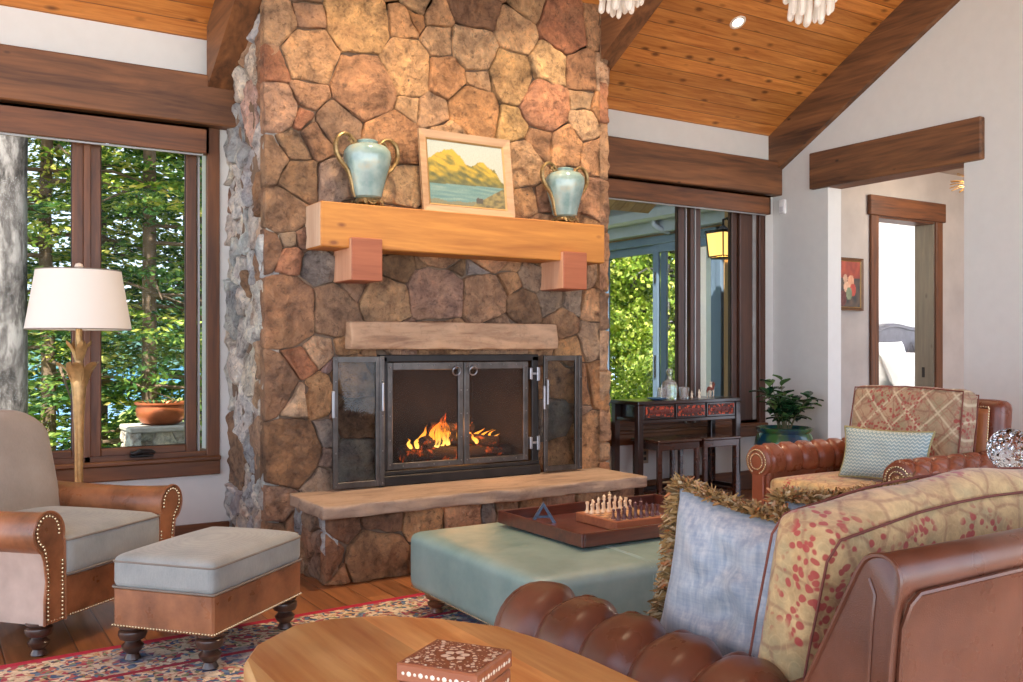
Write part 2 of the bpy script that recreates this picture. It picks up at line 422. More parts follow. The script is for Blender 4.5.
def rand_seeds(rect, size, keys, seed, ax=1.0, rr=.5):
    rnd = random.Random(seed); x0, y0, x1, y1 = rect; out = []
    tries = 0
    while tries < 4000 and len(out) < 400:
        tries += 1
        r = size*rnd.uniform(1-rr, 1+rr)*.5
        x = rnd.uniform(x0, x1); y = rnd.uniform(y0, y1)
        if all(sqrt(((x-a)*ax)**2+((y-b))**2) > (r+q)*.92 for a, b, q, _ in out):
            out.append((x, y, r, rnd.choice(keys)))
    return out
SEEDS=[(1.63,3.01,0.137,'T'),(1.79,3.17,0.078,'G'),(1.8,3.06,0.111,'D'),(1.61,2.79,0.087,'R'),(1.82,2.86,0.167,'O'),(2.1,3.09,0.201,'Y'),(2.38,3.13,0.088,'A'),(2.14,2.74,0.196,'B'),(2.41,2.88,0.171,'Y'),(1.82,2.64,0.084,'B'),(1.63,2.54,0.109,'K'),(1.78,2.5,0.05,'R'),(1.97,2.47,0.13,'D'),(2.31,2.43,0.158,'A'),(2.42,2.65,0.047,'O'),(2.48,3.28,0.077,'O'),(2.86,3.32,0.16,'D'),(2.61,3.22,0.072,'O'),(2.46,3.18,0.059,'A'),(2.63,3.06,0.103,'O'),(2.86,3.08,0.154,'O'),(3.18,3.22,0.133,'Y'),(3.28,3.43,0.109,'O'),(3.53,3.32,0.177,'R'),(3.8,3.36,0.074,'A'),(2.67,2.87,0.133,'A'),(2.89,2.88,0.068,'O'),(3.15,2.94,0.158,'Y'),(3.42,3.05,0.136,'Y'),(3.68,3.05,0.126,'B'),(3.86,3.06,0.087,'T'),(2.86,2.67,0.166,'A'),(2.59,2.63,0.102,'T'),(3.39,2.79,0.174,'R'),(3.7,2.85,0.08,'T'),(3.85,2.81,0.087,'A'),(3.15,2.62,0.089,'Y'),(3.21,2.39,0.146,'O'),(3.36,2.56,0.097,'B'),(3.56,2.54,0.125,'A'),(3.72,2.71,0.113,'O'),(3.8,2.5,0.114,'A'),(3.26,2.15,0.096,'B'),(3.77,2.23,0.113,'B'),(3.6,2.29,0.105,'B'),(1.6,2.23,0.109,'D'),(1.73,2.32,0.083,'D'),(1.88,2.39,0.107,'K'),(1.75,2.15,0.122,'D'),(1.97,2.16,0.124,'G'),(2.34,2.19,0.129,'O'),(1.67,1.98,0.126,'K'),(1.58,1.76,0.082,'D'),(1.7,1.81,0.05,'G'),(1.77,1.82,0.044,'D'),(1.71,1.71,0.072,'R'),(1.86,1.67,0.095,'S'),(1.69,1.43,0.187,'B'),(1.94,1.43,0.147,'K'),(1.88,1.2,0.078,'O'),(2.01,1.22,0.051,'A'),(1.77,1.12,0.072,'R'),(1.62,1.02,0.131,'D'),(1.75,0.95,0.083,'T'),(1.88,0.96,0.112,'A'),(1.96,1.12,0.051,'P'),(1.72,0.64,0.171,'D'),(1.91,0.72,0.067,'S'),(1.9,0.6,0.067,'G'),(1.87,0.49,0.067,'G'),(1.64,0.34,0.088,'K'),(1.63,0.24,0.055,'D'),(1.72,0.26,0.066,'B'),(1.69,0.05,0.099,'D'),(2.11,1.7,0.08,'S'),(2.34,1.72,0.082,'D'),(2.27,1.48,0.134,'B'),(2.05,1.56,0.063,'K'),(2.61,1.54,0.175,'K'),(2.55,1.76,0.054,'D'),(2.71,1.75,0.067,'D'),(2.94,1.52,0.155,'B'),(2.91,1.75,0.062,'S'),(3.14,1.76,0.057,'B'),(3.14,1.63,0.07,'A'),(3.28,1.68,0.083,'G'),(3.22,1.48,0.115,'D'),(3.45,1.53,0.084,'G'),(3.53,1.37,0.111,'B'),(3.61,1.52,0.066,'G'),(3.75,1.71,0.06,'T'),(3.84,1.69,0.054,'B'),(3.8,1.49,0.107,'A'),(3.78,1.29,0.114,'T'),(3.57,1.22,0.098,'A'),(3.83,0.98,0.114,'A'),(3.67,0.95,0.113,'A'),(3.74,0.61,0.16,'A'),(3.65,0.82,0.059,'G'),(3.48,1.01,0.111,'A'),(3.48,0.75,0.13,'S'),(3.51,0.54,0.104,'A'),(2.05,1.05,0.12,'A'),(2.07,0.82,0.114,'K'),(2.05,0.59,0.114,'S'),(1.97,0.93,0.057,'D'),(2.22,1.14,0.058,'B'),(2.63,1.24,0.181,'B'),(3.05,1.24,0.188,'B'),(3.39,1.24,0.078,'A'),(2.4,1.24,0.118,'D'),(3.35,2.17,0.058,'D'),(2.7,2.42,0.182,'O'),(2.98,2.3,0.174,'A'),(2.7,2.09,0.121,'B'),(2.06,1.95,0.114,'D'),(2.3,1.91,0.146,'B'),(2.63,1.87,0.181,'B'),(2.98,1.89,0.187,'A'),(3.35,1.92,0.161,'B'),(3.67,1.94,0.146,'B'),(1.96,1.86,0.085,'D'),(1.99,3.39,0.17,'O'),(2.3,3.43,0.146,'Y'),(2.66,3.57,0.169,'O'),(3.05,3.62,0.176,'A'),(3.47,3.71,0.182,'R'),(1.76,3.34,0.144,'D'),(1.59,3.28,0.12,'T'),(3.8,3.71,0.134,'O')]
SEEDH=[(1.75,0.17,0.077,'B'),(1.83,0.27,0.052,'D'),(2.02,0.09,0.169,'B'),(2.06,0.31,0.09,'D'),(1.88,0.04,0.042,'A'),(2.31,0.28,0.109,'A'),(2.54,0.3,0.117,'A'),(2.7,0.31,0.051,'S'),(2.83,0.32,0.08,'K'),(3.0,0.32,0.076,'B'),(3.2,0.33,0.095,'K'),(3.42,0.33,0.097,'B'),(2.35,0.06,0.131,'B'),(2.65,0.05,0.147,'K'),(2.99,0.07,0.14,'A'),(3.31,0.1,0.132,'B'),(3.59,0.16,0.124,'K')]
SKY_S, SUN_S, SPOT_S, EXPO = .42, 13.0, 70, .72
DL = [(5.0, 4.9), (2.15, 4.25), (3.45, 4.25), (4.6, 3.4), (.9, 3.4)]
# ---------------------------------------------------------------- palette
W_BEAM = wood('dark_beam_wood', rgb(58, 34, 20), rgb(136, 88, 52), 'x', .6, knots=.6, grain=.7)
W_BEAMY = wood('dark_beam_wood_slope', rgb(60, 36, 22), rgb(136, 90, 54), 'y', .6, knots=.6, grain=.7)
W_TRIMX = wood('window_wood_level', rgb(66, 36, 17), rgb(124, 74, 36), 'x', .5, coat=.03)
W_TRIMZ = wood('window_wood_upright', rgb(64, 35, 17), rgb(118, 70, 35), 'z', .5, coat=.03)
W_CEIL = wood('ceiling_boards', rgb(172, 98, 40), rgb(228, 156, 80), 'x', .5, plank=.105, paxis='y', knots=1.7, pvar=.3, grain=1.3, gcol=rgb(78, 38, 16), kd=1.5)
W_FLOOR = wood('floor_boards', rgb(120, 72, 42), rgb(176, 116, 70), 'y', .3, plank=.13, paxis='x', knots=.3, pvar=.35, coat=.35, pdist=1.7)
W_MANTEL = wood('mantel_wood', rgb(146, 86, 30), rgb(198, 134, 58), 'x', .6, knots=.8, grain=.7, gcol=rgb(110, 58, 24))
W_MEND = wood('mantel_end_grain', rgb(176, 140, 112), rgb(206, 176, 146), 'z', .7)
W_CORB = wood('corbel_wood', rgb(134, 72, 44), rgb(164, 94, 60), 'x', .6)
W_CORBE = wood('corbel_side', rgb(182, 128, 96), rgb(206, 156, 122), 'z', .6)
W_DARK = wood('dark_turned_wood', rgb(38, 24, 18), rgb(70, 44, 32), 'z', .3, coat=.4)
W_BLACK = wood('black_lacquer_wood', rgb(26, 15, 12), rgb(50, 28, 22), 'x', .28, coat=.5)
W_TRAY = wood('mahogany_tray', rgb(62, 28, 20), rgb(104, 52, 36), 'x', .28, coat=.4)
W_TABLE = wood('golden_table_wood', rgb(200, 122, 54), rgb(254, 202, 126), 'y', .42, plank=.15, paxis='x', pvar=.42, grain=.7, seam=False, coat=.08, knots=.3)
PLASTER = plain('wall_plaster', rgb(206, 203, 196), .9, var=.02, bump=.05, spec=.2)
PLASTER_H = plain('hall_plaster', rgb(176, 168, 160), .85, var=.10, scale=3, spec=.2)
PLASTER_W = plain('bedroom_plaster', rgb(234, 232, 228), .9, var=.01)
METAL_D = plain('fire_door_steel', rgb(86, 80, 76), .38, .85, var=.3)
METAL_B = plain('blackened_iron', rgb(44, 40, 38), .45, .6, var=.3)
METAL_L = plain('worn_steel_hinge', rgb(150, 148, 150), .35, .9)
BRASS = plain('aged_brass', rgb(176, 134, 72), .4, .75, var=.3)
ALU = plain('grey_weather_strip', rgb(150, 146, 142), .4, .4)
def glassmat(name, tint=(1, 1, 1, 1), refl=.10, rough=0.0):
    m = bpy.data.materials.new(name); m.use_nodes = True; t = m.node_tree; n = t.nodes; n.clear()
    o = n.new('ShaderNodeOutputMaterial'); mx = n.new('ShaderNodeMixShader')
    tr = n.new('ShaderNodeBsdfTransparent'); tr.inputs[0].default_value = tint
    gl = n.new('ShaderNodeBsdfGlossy'); gl.inputs['Roughness'].default_value = rough
    lw = n.new('ShaderNodeFresnel'); lw.inputs['IOR'].default_value = 1.0+refl*1.6
    t.links.new(lw.outputs[0], mx.inputs[0]); t.links.new(tr.outputs[0], mx.inputs[1]); t.links.new(gl.outputs[0], mx.inputs[2])
    t.links.new(mx.outputs[0], o.inputs[0]); return m
GLASS = glassmat('window_glass', (.86, .88, .86, 1), refl=.06)
GLASS_C = glassmat('clear_glass', (.96, .97, .97, 1), refl=.06)
GLASS_F = glassmat('smoky_fire_glass', (.82, .84, .84, 1), refl=.16, rough=.03)

YW, YC, XR = 5.78, 5.02, 6.33
def ceilz(y): return 3.079+.5756*(YW-y)
RIDGE = 1.2

# ---------------------------------------------------------------- room shell
mb = MB(); mb.box(-3.2, -2.6, -.12, 12, 6.0, 0); struct(mb.build('floor', W_FLOOR))
th = .16
mb = MB(); mb.prism([(YW+.22, ceilz(YW+.22)), (RIDGE, ceilz(RIDGE)), (RIDGE, ceilz(RIDGE)+th), (YW+.22, ceilz(YW+.22)+th)], -3.2, 6.6, 'x')
zz = ceilz(RIDGE)
mb.prism([(RIDGE, zz), (-2.6, zz-.5756*(RIDGE+2.6)), (-2.6, zz-.5756*(RIDGE+2.6)+th), (RIDGE, zz+th)], -3.2, 6.6, 'x')
struct(mb.build('ceiling', W_CEIL))

# window wall: holes for the two windows
def wallbox(mb, holes, x0, x1, z0, z1, ya, yb):
    xs = sorted({x0, x1, *[h[0] for h in holes], *[h[2] for h in holes]})
    for a, b in zip(xs, xs[1:]):
        hs = [h for h in holes if h[0] <= a+1e-6 and h[2] >= b-1e-6]
        if hs:
            h = hs[0]
            if h[1] > z0: mb.box(a, ya, z0, b, yb, h[1])
            if h[3] < z1: mb.box(a, ya, h[3], b, yb, z1)
        else: mb.box(a, ya, z0, b, yb, z1)
mb = MB(); wallbox(mb, [(-1.5, .50, 1.46, 2.50), (4.16, .50, 6.16, 2.50)], -3.2, XR, -.1, 3.08, YW, YW+.2)
struct(mb.build('wall_window_side', PLASTER))
# right gable wall with the opening to the hall
ya, yb, zo = 3.99, 5.188, 2.62
mb = MB()
def gz(y): return (ceilz(y) if y >= RIDGE else zz-.5756*(RIDGE-y))+.02
mb.prism([(yb, 0), (YW+.2, 0), (YW+.2, gz(YW+.2)), (yb, gz(yb))], XR, XR+.163, 'x')
mb.prism([(ya, zo), (yb, zo), (yb, gz(yb)), (ya, gz(ya))], XR, XR+.163, 'x')
mb.prism([(-2.6, 0), (ya, 0), (ya, gz(ya)), (RIDGE, gz(RIDGE)), (-2.6, gz(-2.6))], XR, XR+.163, 'x')
struct(mb.build('wall_right', PLASTER))
# hall and bedroom beyond
YD = 5.60
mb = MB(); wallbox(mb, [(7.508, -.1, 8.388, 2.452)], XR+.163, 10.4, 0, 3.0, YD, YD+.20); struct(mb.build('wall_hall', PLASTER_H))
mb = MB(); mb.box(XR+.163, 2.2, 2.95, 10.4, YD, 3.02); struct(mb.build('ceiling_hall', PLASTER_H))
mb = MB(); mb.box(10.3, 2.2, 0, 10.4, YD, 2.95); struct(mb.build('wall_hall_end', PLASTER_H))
mb = MB(); mb.box(7.2, YD+.20, -.12, 14, 7.75, 0); struct(mb.build('floor_bedroom', W_FLOOR))
mb = MB(); mb.box(7.2, 7.62, 0, 14, 7.75, 3.0); mb.box(7.08, YD+.20, 0, 7.2, 7.4, 3.0); struct(mb.build('wall_bedroom', PLASTER_W))
mb = MB(); mb.box(7.08, YD+.20, 3.0, 12.2, 7.75, 3.1); struct(mb.build('ceiling_bedroom', PLASTER_W))
# baseboards
mb = MB(); mb.bbox(-3.2, YW-.022, 0, 1.57, YW, .165, .004); mb.bbox(3.9, YW-.022, 0, XR, YW, .165, .004)
struct(mb.build('baseboard_window_side', W_TRIMX))
mb = MB(); mb.bbox(XR-.02, 5.188, 0, XR, YW-.022, .165, .004); mb.bbox(XR-.02, -2.5, 0, XR, 3.99, .165, .004)
struct(mb.build('baseboard_right', W_BEAMY))

# beams
mb = MB(); mb.bbox(-3.2, YW-.11, 2.548, 1.62, YW, 2.842, .008); struct(mb.build('trim_1', W_BEAM), 'dark timber beam along the wall above the left window')
mb = MB(); mb.bbox(3.86, YW-.11, 2.548, XR, YW, 2.842, .008); struct(mb.build('trim_2', W_BEAM), 'dark timber beam above the right window')
def rafter(x0, x1, y0, y1, dz, name, lab):
    mb = MB(); mb.prism([(y1, ceilz(y1)-dz), (y0, ceilz(y0)-dz), (y0, ceilz(y0)), (y1, ceilz(y1))][::-1], x0, x1, 'x')
    struct(mb.build(name, W_BEAMY), lab)
rafter(1.417, 1.558, RIDGE, YW-.09, .372, 'trim_3', 'sloping rafter left of the stone chimney')
rafter(3.83, 3.965, RIDGE, YW-.09, .372, 'trim_4', 'sloping rafter right of the stone chimney')
rafter(6.272, XR, RIDGE, YW, .365, 'trim_5', 'sloping rafter against the right wall')
mb = MB(); mb.bbox(XR-.05, 3.835, 2.55, XR+.175, 5.345, 2.852, .008); struct(mb.build('trim_6', W_BEAMY), 'dark timber header over the opening to the hall')

# windows
def window(name, lab, X0, X1, panes, z0=.641, z1=2.52):
    """panes: list of (x0, x1); frame from X0 to X1"""
    o = MB()
    o.bbox(X1-.075, YW-.02, .46, X1, YW+.02, 2.56, .004); o.bbox(X0, YW-.02, .46, X0+.075, YW+.02, 2.56, .004)
    root = struct(o.build(name, W_TRIMZ), lab)
    m = MB(); m.bbox(X0-.0, YW-.035, .458, X1+.0, YW+.02, .545, .005); m.bbox(X0, YW-.055, .545, X1, YW+.1, .572, .006); m.box(X0, YW, .572, X1, YW+.16, .60)
    m.build('sill', W_TRIMX, root)
    m = MB(); m.box(X0, YW, z1-.06, X1, YW+.16, 2.56); m.build('head', W_TRIMX, root)
    for i, (a, b) in enumerate(panes):
        m = MB(); w = .062
        m.bbox(a-w, YW+.03, z0-w, a, YW+.085, z1, .005); m.bbox(b, YW+.03, z0-w, b+w, YW+.085, z1, .005)
        m.bbox(a, YW+.03, z0-w, b, YW+.085, z0, .005, mi=1); m.bbox(a, YW+.03, z1-.04, b, YW+.085, z1, .005, mi=1)
        sash = m.build('sash', [W_TRIMZ, W_TRIMX], root)
        m = MB(); m.box(a-.006, YW+.045, z0-.006, a+.004, YW+.052, z1-.04); m.box(b-.004, YW+.045, z0-.006, b+.006, YW+.052, z1-.04); m.box(a, YW+.045, z0-.006, b, YW+.052, z0+.004)
        m.build('glazing_bead', METAL_B, sash)
        m = MB(); m.box(a-.01, YW+.055, z0-.01, b+.01, YW+.061, z1-.03); m.build('pane', GLASS, sash)
        m = MB(); m.box(a-w-.016, YW+.02, z0-w, a-w-.004, YW+.05, z1); m.box(b+w+.004, YW+.02, z0-w, b+w+.016, YW+.05, z1); m.build('weather_strip', ALU, root)
    mb = MB()
    last = None
    for (a, b) in panes:
        if last is not None: mb.bbox((last+a)/2-.018, YW+.0, .56, (last+a)/2+.018, YW+.12, z1, .004)
        last = b
    if mb.v: mb.build('mullion', W_TRIMZ, root)
    return root
w1 = window('window_1', 'tall brown wood casement window beside the left armchair', -1.50, 1.512, [(-1.36, -.33), (-.20, .700), (.853, 1.326)])
mb = MB(); mb.bbox(1.0, YW-.03, .585, 1.13, YW+.03, .602, .006); mb.tube([(1.02, YW-.035, .607), (1.05, YW-.055, .625), (1.11, YW-.06, .622), (1.13, YW-.06, .612)], [.012, .014, .012, .008], 8)
mb.bbox(1.0, YW-.045, .602, 1.07, YW, .62, .006)
mb.build('crank_handle', METAL_B, w1, True)
W_TRIMZ0, W_TRIMX0 = W_TRIMZ, W_TRIMX
W_TRIMZ = wood('window_wood_shaded_side', rgb(50, 29, 19), rgb(86, 52, 34), 'z', .45)  # darker copy of the window wood, backlit shade put into its colour
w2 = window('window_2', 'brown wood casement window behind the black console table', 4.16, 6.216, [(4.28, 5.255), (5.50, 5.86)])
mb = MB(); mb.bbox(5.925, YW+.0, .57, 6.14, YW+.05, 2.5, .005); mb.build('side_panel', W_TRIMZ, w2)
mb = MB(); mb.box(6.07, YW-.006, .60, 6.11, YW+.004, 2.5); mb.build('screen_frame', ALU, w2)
W_TRIMZ = W_TRIMZ0
for nm, a, b, lab in (('window_valance', -2.6, 1.43, 'brown wooden shade box across the top of the left window'), ('window_valance', 3.95, 6.20, 'brown wooden shade box across the top of the right window')):
    mb = MB(); mb.bbox(a, YW-.095, 2.376, b, YW-.075, 2.535, .003); mb.bbox(b-.02, YW-.095, 2.376, b, YW-.02, 2.535, .003); mb.bbox(a, YW-.095, 2.515, b, YW-.02, 2.535, .003)
    o = struct(mb.build(nm, W_TRIMX), lab)
    mb = MB(); mb.box(a+.03, YW-.07, 2.366, b-.03, YW-.055, 2.376); mb.build('shade_rail', ALU, o)

# hall door frame and door
mb = MB(); mb.bbox(7.40, YD-.03, 0, 7.508, YD+.0, 2.452, .005); mb.bbox(8.388, YD-.03, 0, 8.49, YD, 2.452, .005)
mb.box(7.508, YD, 0, 7.526, YD+.20, 2.44); mb.box(8.372, YD, 0, 8.387, YD+.20, 2.44, 2)
mb.box(7.508, YD, 2.435, 8.387, YD+.20, 2.451, 1); mb.bbox(7.37, YD-.045, 2.452, 8.52, YD, 2.635, .006, mi=1)
W_DOOR = wood('grey_jamb_wood', rgb(112, 106, 92), rgb(140, 130, 112), 'z', .5, knots=.9)  # grey tone on the right-hand jamb face only
d1 = struct(mb.build('door_1', [W_TRIMZ, W_TRIMX, W_DOOR]), 'brown wood framed bedroom doorway off the hall')
mb = MB(); mb.bbox(8.366, YD+.09, .93, 8.373, YD+.12, 1.03, .002); mb.build('strike_plate', METAL_B, d1)

# ---------------------------------------------------------------- fireplace
fp = thing('stone_fireplace', 'tall floor-to-ceiling fieldstone fireplace with raised hearth and timber mantel', 'fireplace', (2.74, YC, 0))
def fpo(mb, name, mats, parent=None, **k):
    """children are modelled in world metres and shifted to the fireplace's own origin"""
    if parent is None:
        mb.v = [(x-2.74, y-YC, z) for x, y, z in mb.v]; return mb.build(name, mats, fp, **k)
    mb.v = [(x-2.74, y-YC, z) for x, y, z in mb.v]; return mb.build(name, mats, parent, **k)
FX0, FX1, FZ0, FZ1 = 2.238, 3.300, .445, 1.168
mb = MB(); cols = []
stones(mb, cols, SEEDS, (1.556, .0, 3.897, 3.98), lambda u, v, h: (u, YC+.025-h, v), gap=.0028, depth=.038, hole=(FX0-.02, .0, FX1+.02, FZ1+.0))
sl = rand_seeds((-5.80, 0, -5.035, 3.62), .26, 'CWLQTCWLKWLL', 3, ax=1.7)  # paler stone mix: window light on this side put into the colour
stones(mb, cols, sl, (-5.80, 0, -5.035, 3.62), lambda u, v, h: (1.592-h, -u, v), gap=.003, depth=.034, rough=.03, jag=.012)
sr = rand_seeds((5.0, 0, 5.80, 3.62), .26, 'TOBDKRB', 5, ax=1.3)
stones(mb, cols, sr, (5.0, 0, 5.80, 3.62), lambda u, v, h: (3.87+h, u, v), gap=.005, depth=.04, rough=.02)
fpo(mb, 'chimney_stonework', STONE, smooth=True, ang=50, cols=cols)
mb = MB()   # core behind the stones with the firebox opening
mb.box(1.585, YC+.02, 0, FX0, YW, 3.9); mb.box(FX1, YC+.02, 0, 3.885, YW, 3.9); mb.box(FX0, YC+.02, FZ1, FX1, YW, 3.9); mb.box(FX0, YC+.02, 0, FX1, YW, FZ0)
mb.prism([(YC+.02, 3.2), (YW, 3.0), (YW, 3.1), (YC+.02, 3.52)], 1.59, 3.88, 'x')
fpo(mb, 'mortar_core', MORTAR)
FB = plain('sooty_firebrick', rgb(44, 34, 28), .9, var=.4, scale=6, bump=.4)
mb = MB()
x0, x1, z0, z1, yb_ = FX0, FX1, FZ0, FZ1, YC+.5
mb.add([(x0, YC+.02, z0), (x1, YC+.02, z0), (x1-.16, yb_, z0), (x0+.16, yb_, z0), (x0, YC+.02, z1), (x1, YC+.02, z1), (x1-.16, yb_, z1), (x0+.16, yb_, z1)],
       [(0, 1, 2, 3), (3, 2, 6, 7), (0, 3, 7, 4), (1, 5, 6, 2), (4, 7, 6, 5)])
fpo(mb, 'firebox', FB)
# lintel and hearth slab as rough slabs
def slab(mb, x0, y0, z0, x1, y1, z1, seed, amp=.008, nx=60, ny=16, nz=4, b=.012):
    bm = bmesh.new(); bmesh.ops.create_cube(bm, size=1)
    for v in bm.verts: v.co = Vector(((x0+x1)/2+v.co.x*(x1-x0), (y0+y1)/2+v.co.y*(y1-y0), (z0+z1)/2+v.co.z*(z1-z0)))
    bmesh.ops.bevel(bm, geom=bm.edges[:], offset=b, segments=2, profile=.6, affect='EDGES')
    es = [e for e in bm.edges if abs(e.verts[0].co.x-e.verts[1].co.x) > (x1-x0)*.5]
    bmesh.ops.subdivide_edges(bm, edges=es, cuts=nx, use_grid_fill=True)
    es = [e for e in bm.edges if abs(e.verts[0].co.y-e.verts[1].co.y) > (y1-y0)*.5]
    bmesh.ops.subdivide_edges(bm, edges=es, cuts=ny, use_grid_fill=True)
    es = [e for e in bm.edges if abs(e.verts[0].co.z-e.verts[1].co.z) > (z1-z0)*.5]
    bmesh.ops.subdivide_edges(bm, edges=es, cuts=nz, use_grid_fill=True)
    for v in bm.verts:
        p = v.co; q = Vector((p.x*9+seed, p.y*9, p.z*14)); top = p.z > z1-.002
        k = .25 if top else 1
        v.co = p+Vector((noise.noise(q), noise.noise(q+Vector((3, 7, 1)))*1.6, noise.noise(q*.7+Vector((1, 2, 8)))*(.25 if top or p.z < z0+.002 else .6)))*amp*(k if not top else .5)
        v.co.y += noise.noise(Vector((p.x*2.3, seed, p.z*4)))*amp*1.3*(0 if top and p.y > y0+.05 else 1)
    mb.frombm(bm)
def sandstone(name, a, b, streak=True):
    m = N(name); f = m.noise(3, m.map((1, 3, 6)), detail=9, rough=.62, dist=.6)
    c = m.ramp(f, [(.3, a), (.5, b), (.7, tuple(min(1, x*1.2) for x in b[:3])+(1,))])
    c = m.mix(m.ramp(m.noise(30, detail=5), [(.55, (0, 0, 0, 1)), (.75, (.5, .5, .5, 1))]), c, rgb(120, 98, 78))
    m.col(c); m.set(Roughness=.78); m.bump(m.noise(34, detail=8, rough=.7), .4, .008); return m.m
SAND = sandstone('sandstone_slab', rgb(118, 96, 80), rgb(156, 132, 110)); SAND2 = sandstone('sandstone_lintel', rgb(134, 100, 76), rgb(174, 138, 106))
mb = MB(); slab(mb, 2.02, 4.93, 1.212, 3.432, 5.05, 1.372, 3, .010); fpo(mb, 'lintel_stone', SAND2, smooth=True, ang=60)
mb = MB(); slab(mb, 1.69, 4.50, .352, 3.825, 5.04, .42, 8, .012, ny=20)
fpo(mb, 'hearth_slab', SAND, smooth=True, ang=60)
mb = MB(); cols = []
stones(mb, cols, SEEDH, (1.735, 0, 3.76, .36), lambda u, v, h: (u, 4.60-h, v), gap=.004, depth=.035, rough=.02)
sl = rand_seeds((-5.02, 0, -4.58, .36), .2, 'LGTGK', 11, ax=2.2)
stones(mb, cols, sl, (-5.02, 0, -4.58, .36), lambda u, v, h: (1.755-h, -u, v), gap=.004, depth=.035, rough=.02)
sr = rand_seeds((4.58, 0, 5.02, .36), .2, 'TBOK', 12, ax=1.6)
stones(mb, cols, sr, (4.58, 0, 5.02, .36), lambda u, v, h: (3.74+h, u, v), gap=.004, depth=.03)
fpo(mb, 'hearth_stonework', STONE, smooth=True, ang=50, cols=cols)
mb = MB(); mb.box(1.75, 4.60, 0, 3.745, 5.05, .355); fpo(mb, 'hearth_core', MORTAR)
# mantel
mb = MB(); mb.bbox(1.793, 4.795, 1.765, 3.705, 5.03, 2.01, .006); mb.box(1.7895, 4.802, 1.771, 1.7925, 5.03, 2.004, 1)
man = fpo(mb, 'mantel_beam', [W_MANTEL, W_MEND])
for a in (1.957, 3.360):
    mb = MB(); mb.bbox(a, 4.765, 1.588, a+.181, 5.03, 1.822, .004); mb.box(a-.0025, 4.77, 1.593, a-.0005, 5.03, 1.817, 1)
    fpo(mb, 'corbel', [W_CORB, W_CORBE])
# fire surround frame and mesh doors
RIV = plain('steel_rivet', rgb(120, 116, 112), .35, .9)
rv = []
def rivet(x, y, z, parent):
    if not rv:
        m = MB(); m.sphere((0, 0, 0), .0045, 8, 6); o = m.build('rivet', RIV, parent, True); rv.append(o)
    else:
        o = rv[0].copy(); COL.objects.link(o); o.parent = parent
    o.location = (x-2.74, y-YC, z)
mb = MB()
mb.bbox(FX0-.02, YC-.035, FZ1-.03, FX1+.02, YC+.04, FZ1+.012, .004); mb.bbox(FX0-.02, YC-.035, FZ0-.02, FX0+.03, YC+.04, FZ1, .004)
mb.bbox(FX1-.03, YC-.035, FZ0-.02, FX1+.02, YC+.04, FZ1, .004); mb.bbox(FX0-.02, YC-.06, FZ0-.025, FX1+.02, YC+.04, FZ0+.035, .006)
mb.bbox(FX0-.02, YC-.045, FZ0+.035, FX1+.02, YC+.02, FZ0+.06, .004)
fpo(mb, 'surround_frame', METAL_B)
mm = N('fire_mesh'); mm.set(Roughness=.7, Metallic=0); mm.col(rgb(34, 29, 26))
wx = mm.sep(); s1 = mm.math('SINE', mm.math('MULTIPLY', wx[0], 1500.0)); s2 = mm.math('SINE', mm.math('MULTIPLY', wx[2], 1500.0))
mm.link(mm.math('MULTIPLY_ADD', mm.math('MAXIMUM', s1, s2), .14, .26, clamp=True), mm.b.inputs['Alpha'])
MESH = mm.m
xm = 2.778
for a, b, hs in ((FX0+.03, xm-.003, -1), (xm+.003, FX1-.055, 1)):
    z0, z1 = FZ0+.065, FZ1-.032; w = .036
    mb = MB()
    mb.bbox(a, YC-.03, z0, a+w, YC-.008, z1, .003); mb.bbox(b-w, YC-.03, z0, b, YC-.008, z1, .003)
    mb.bbox(a+w, YC-.03, z0, b-w, YC-.008, z0+w, .003); mb.bbox(a+w, YC-.03, z1-w-.01, b-w, YC-.008, z1, .003)
    dr = fpo(mb, 'mesh_door', METAL_D)
    mb = MB(); mb.box(a+w, YC-.016, z0+w, b-w, YC-.014, z1-w); fpo(mb, 'mesh_panel', MESH, dr)
    for k in range(5):
        zq = z0+.03+(z1-z0-.06)*k/4; rivet(a+w/2, YC-.031, zq, dr); rivet(b-w/2, YC-.031, zq, dr)
    for k in range(1, 5):
        xq = a+(b-a)*k/5; rivet(xq, YC-.031, z0+w/2, dr); rivet(xq, YC-.031, z1-w/2, dr)
    hx = (b-.055) if hs < 0 else (a+.055)
    mb = MB(); mb.tube([(hx+.026*cos(t*pi/10), YC-.042-.006*sin(t*pi/10), z1-.055+.026*sin(t*pi/10)) for t in range(20)], .0042, 6, closed=True)
    mb.sphere((hx, YC-.036, z1-.03), .009, 8, 6)
    fpo(mb, 'ring_handle', METAL_L, dr, smooth=True)
for z in (.58, 1.02):
    mb = MB(); mb.bbox(FX1-.052, YC-.05, z, FX1-.034, YC-.012, z+.075, .003); mb.bbox(FX1-.04, YC-.046, z+.03, FX1+.005, YC-.03, z+.045, .002); mb.bbox(FX1+.0, YC-.052, z-.01, FX1+.022, YC-.02, z+.08, .003)
    fpo(mb, 'hinge', METAL_L)
